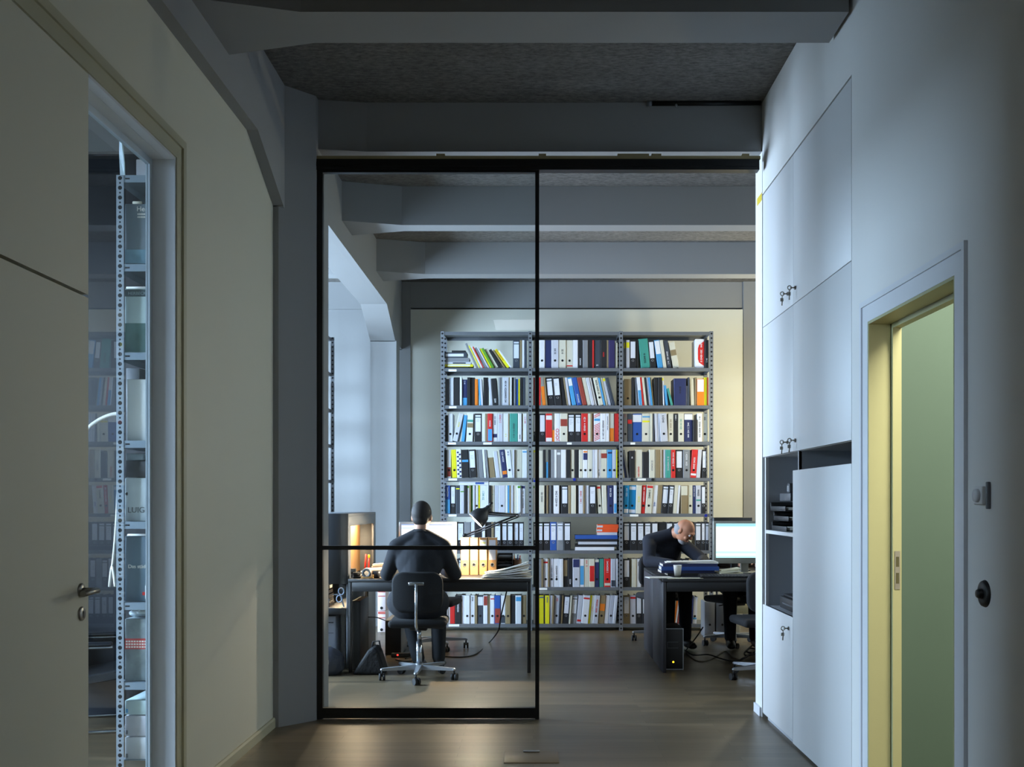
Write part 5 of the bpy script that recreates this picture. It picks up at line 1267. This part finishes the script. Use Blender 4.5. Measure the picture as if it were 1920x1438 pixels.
for i in range(n-1): fs += [(i, i+1, m2+i+1, m2+i), (n+i, m2+n+i, m2+n+i+1, n+i+1), (i, n+i, n+i+1, i+1), (m2+i, m2+i+1, m2+n+i+1, m2+n+i)]
fs += [(0, m2, m2+n, n), (n-1, 2*n-1, m2+2*n-1, m2+n-1)]
b.add(vs, fs); so2 = b.build('seat_shell', lm, lc); md = so2.modifiers.new('b', 'BEVEL'); md.width = .018; md.segments = 3
for s in (-1, 1): b = MB(); b.rbox(-.22, .22, s*.27-.03, s*.27+.03, .535, .562, .012); b.build('armrest', lm, lc)
# ================================================================== LIGHT AND CAMERA
def area(nm, loc, size, size_y, energy, color, rot, spread=PI):
    l = bpy.data.lights.new(nm, 'AREA'); l.shape = 'RECTANGLE'; l.size = size; l.size_y = size_y; l.energy = energy; l.color = color; l.spread = spread
    o = bpy.data.objects.new(nm, l); C.objects.link(o); o.location = loc; o.rotation_euler = rot
    return o
def point(nm, loc, energy, color, r=.05):
    l = bpy.data.lights.new(nm, 'POINT'); l.energy = energy; l.color = color; l.shadow_soft_size = r
    o = bpy.data.objects.new(nm, l); C.objects.link(o); o.location = loc; return o
DAY = (0.64, 0.79, 1.0)
# daylight: the sky in each assumed window opening, and a brighter patch of sky high outside the window opposite the side light
for i, (a, b_) in enumerate(W):
    area('daylight', (AISLE-.2, (a+b_)/2, (WZ0+WZ1)/2), WZ1-WZ0, b_-a, (0, 120, 1250, 600)[i], DAY, (0, -PI/2, 0))
area('sky', (AISLE-3, .2, 4.7), 3.0, 3.2, 3000, DAY, (0, -PI/2+.5, 0))
area('high_sky', (AISLE-2.6, 3.7, 4.4), 4.2, 3.0, 3400, DAY, (0, -PI/2+.62, 0))
# assumed lamp in the side room, unseen, no fitting built
area('side_room_lamp', (2.5, 3.6, 3.4), 1.4, .6, 225, (1.0, .95, .76), (0, 0, 0))
# assumed lamp in the office beside the far desks: unseen point light, no fitting
point('office_lamp', (3.0, 11.1, 2.4), 115, (1.0, .92, .62), .12)
# desk lamp
sp_ = bpy.data.lights.new('desk_lamp_bulb', 'SPOT'); sp_.energy = 220; sp_.color = (1.0, .79, .54); sp_.spot_size = math.radians(165); sp_.spot_blend = .15; sp_.shadow_soft_size = .03
so = bpy.data.objects.new('desk_lamp_bulb', sp_); C.objects.link(so); so.location = LAMP_POS; so.rotation_euler = (0, .25, 0)
area('niche_light', NICHE, .03, 1.0, 30, (1.0, .74, .46), (0, 0.25, 0))  # light of the assumed lamp added in the cabinet niche
# weak fill light added in the corridor behind the camera, no fitting there
area('corridor_fill', (-.1, .2, 3.7),   .8, .8, 14, (.85, .9, 1.0), (0, 0, 0))

w = bpy.data.worlds.new('sky'); bpy.context.scene.world = w; w.use_nodes = True
w.node_tree.nodes['Background'].inputs[0].default_value = (.55, .7, .9, 1); w.node_tree.nodes['Background'].inputs[1].default_value = .6

cam = bpy.data.cameras.new('camera'); co = bpy.data.objects.new('camera', cam); C.objects.link(co)
co.location = (0, 0, EYE); co.rotation_euler = (PI/2, 0, 0)
cam.sensor_fit = 'HORIZONTAL'; cam.sensor_width = 36; cam.lens = 36*F/1920
cam.shift_x = -(CX-960)/1920; cam.shift_y = (CY-719)/1920; cam.clip_start = .05
sc = bpy.context.scene; sc.camera = co
sc.view_settings.view_transform = 'Standard'; sc.view_settings.look = 'None'; sc.view_settings.gamma = 1; sc.view_settings.exposure = -.06; sc.view_settings.use_curve_mapping = False
sc.cycles.use_denoising = True; sc.cycles.max_bounces = 10; sc.cycles.diffuse_bounces = 6; sc.cycles.transparent_max_bounces = 12
sc.cycles.caustics_reflective = False; sc.cycles.caustics_refractive = False
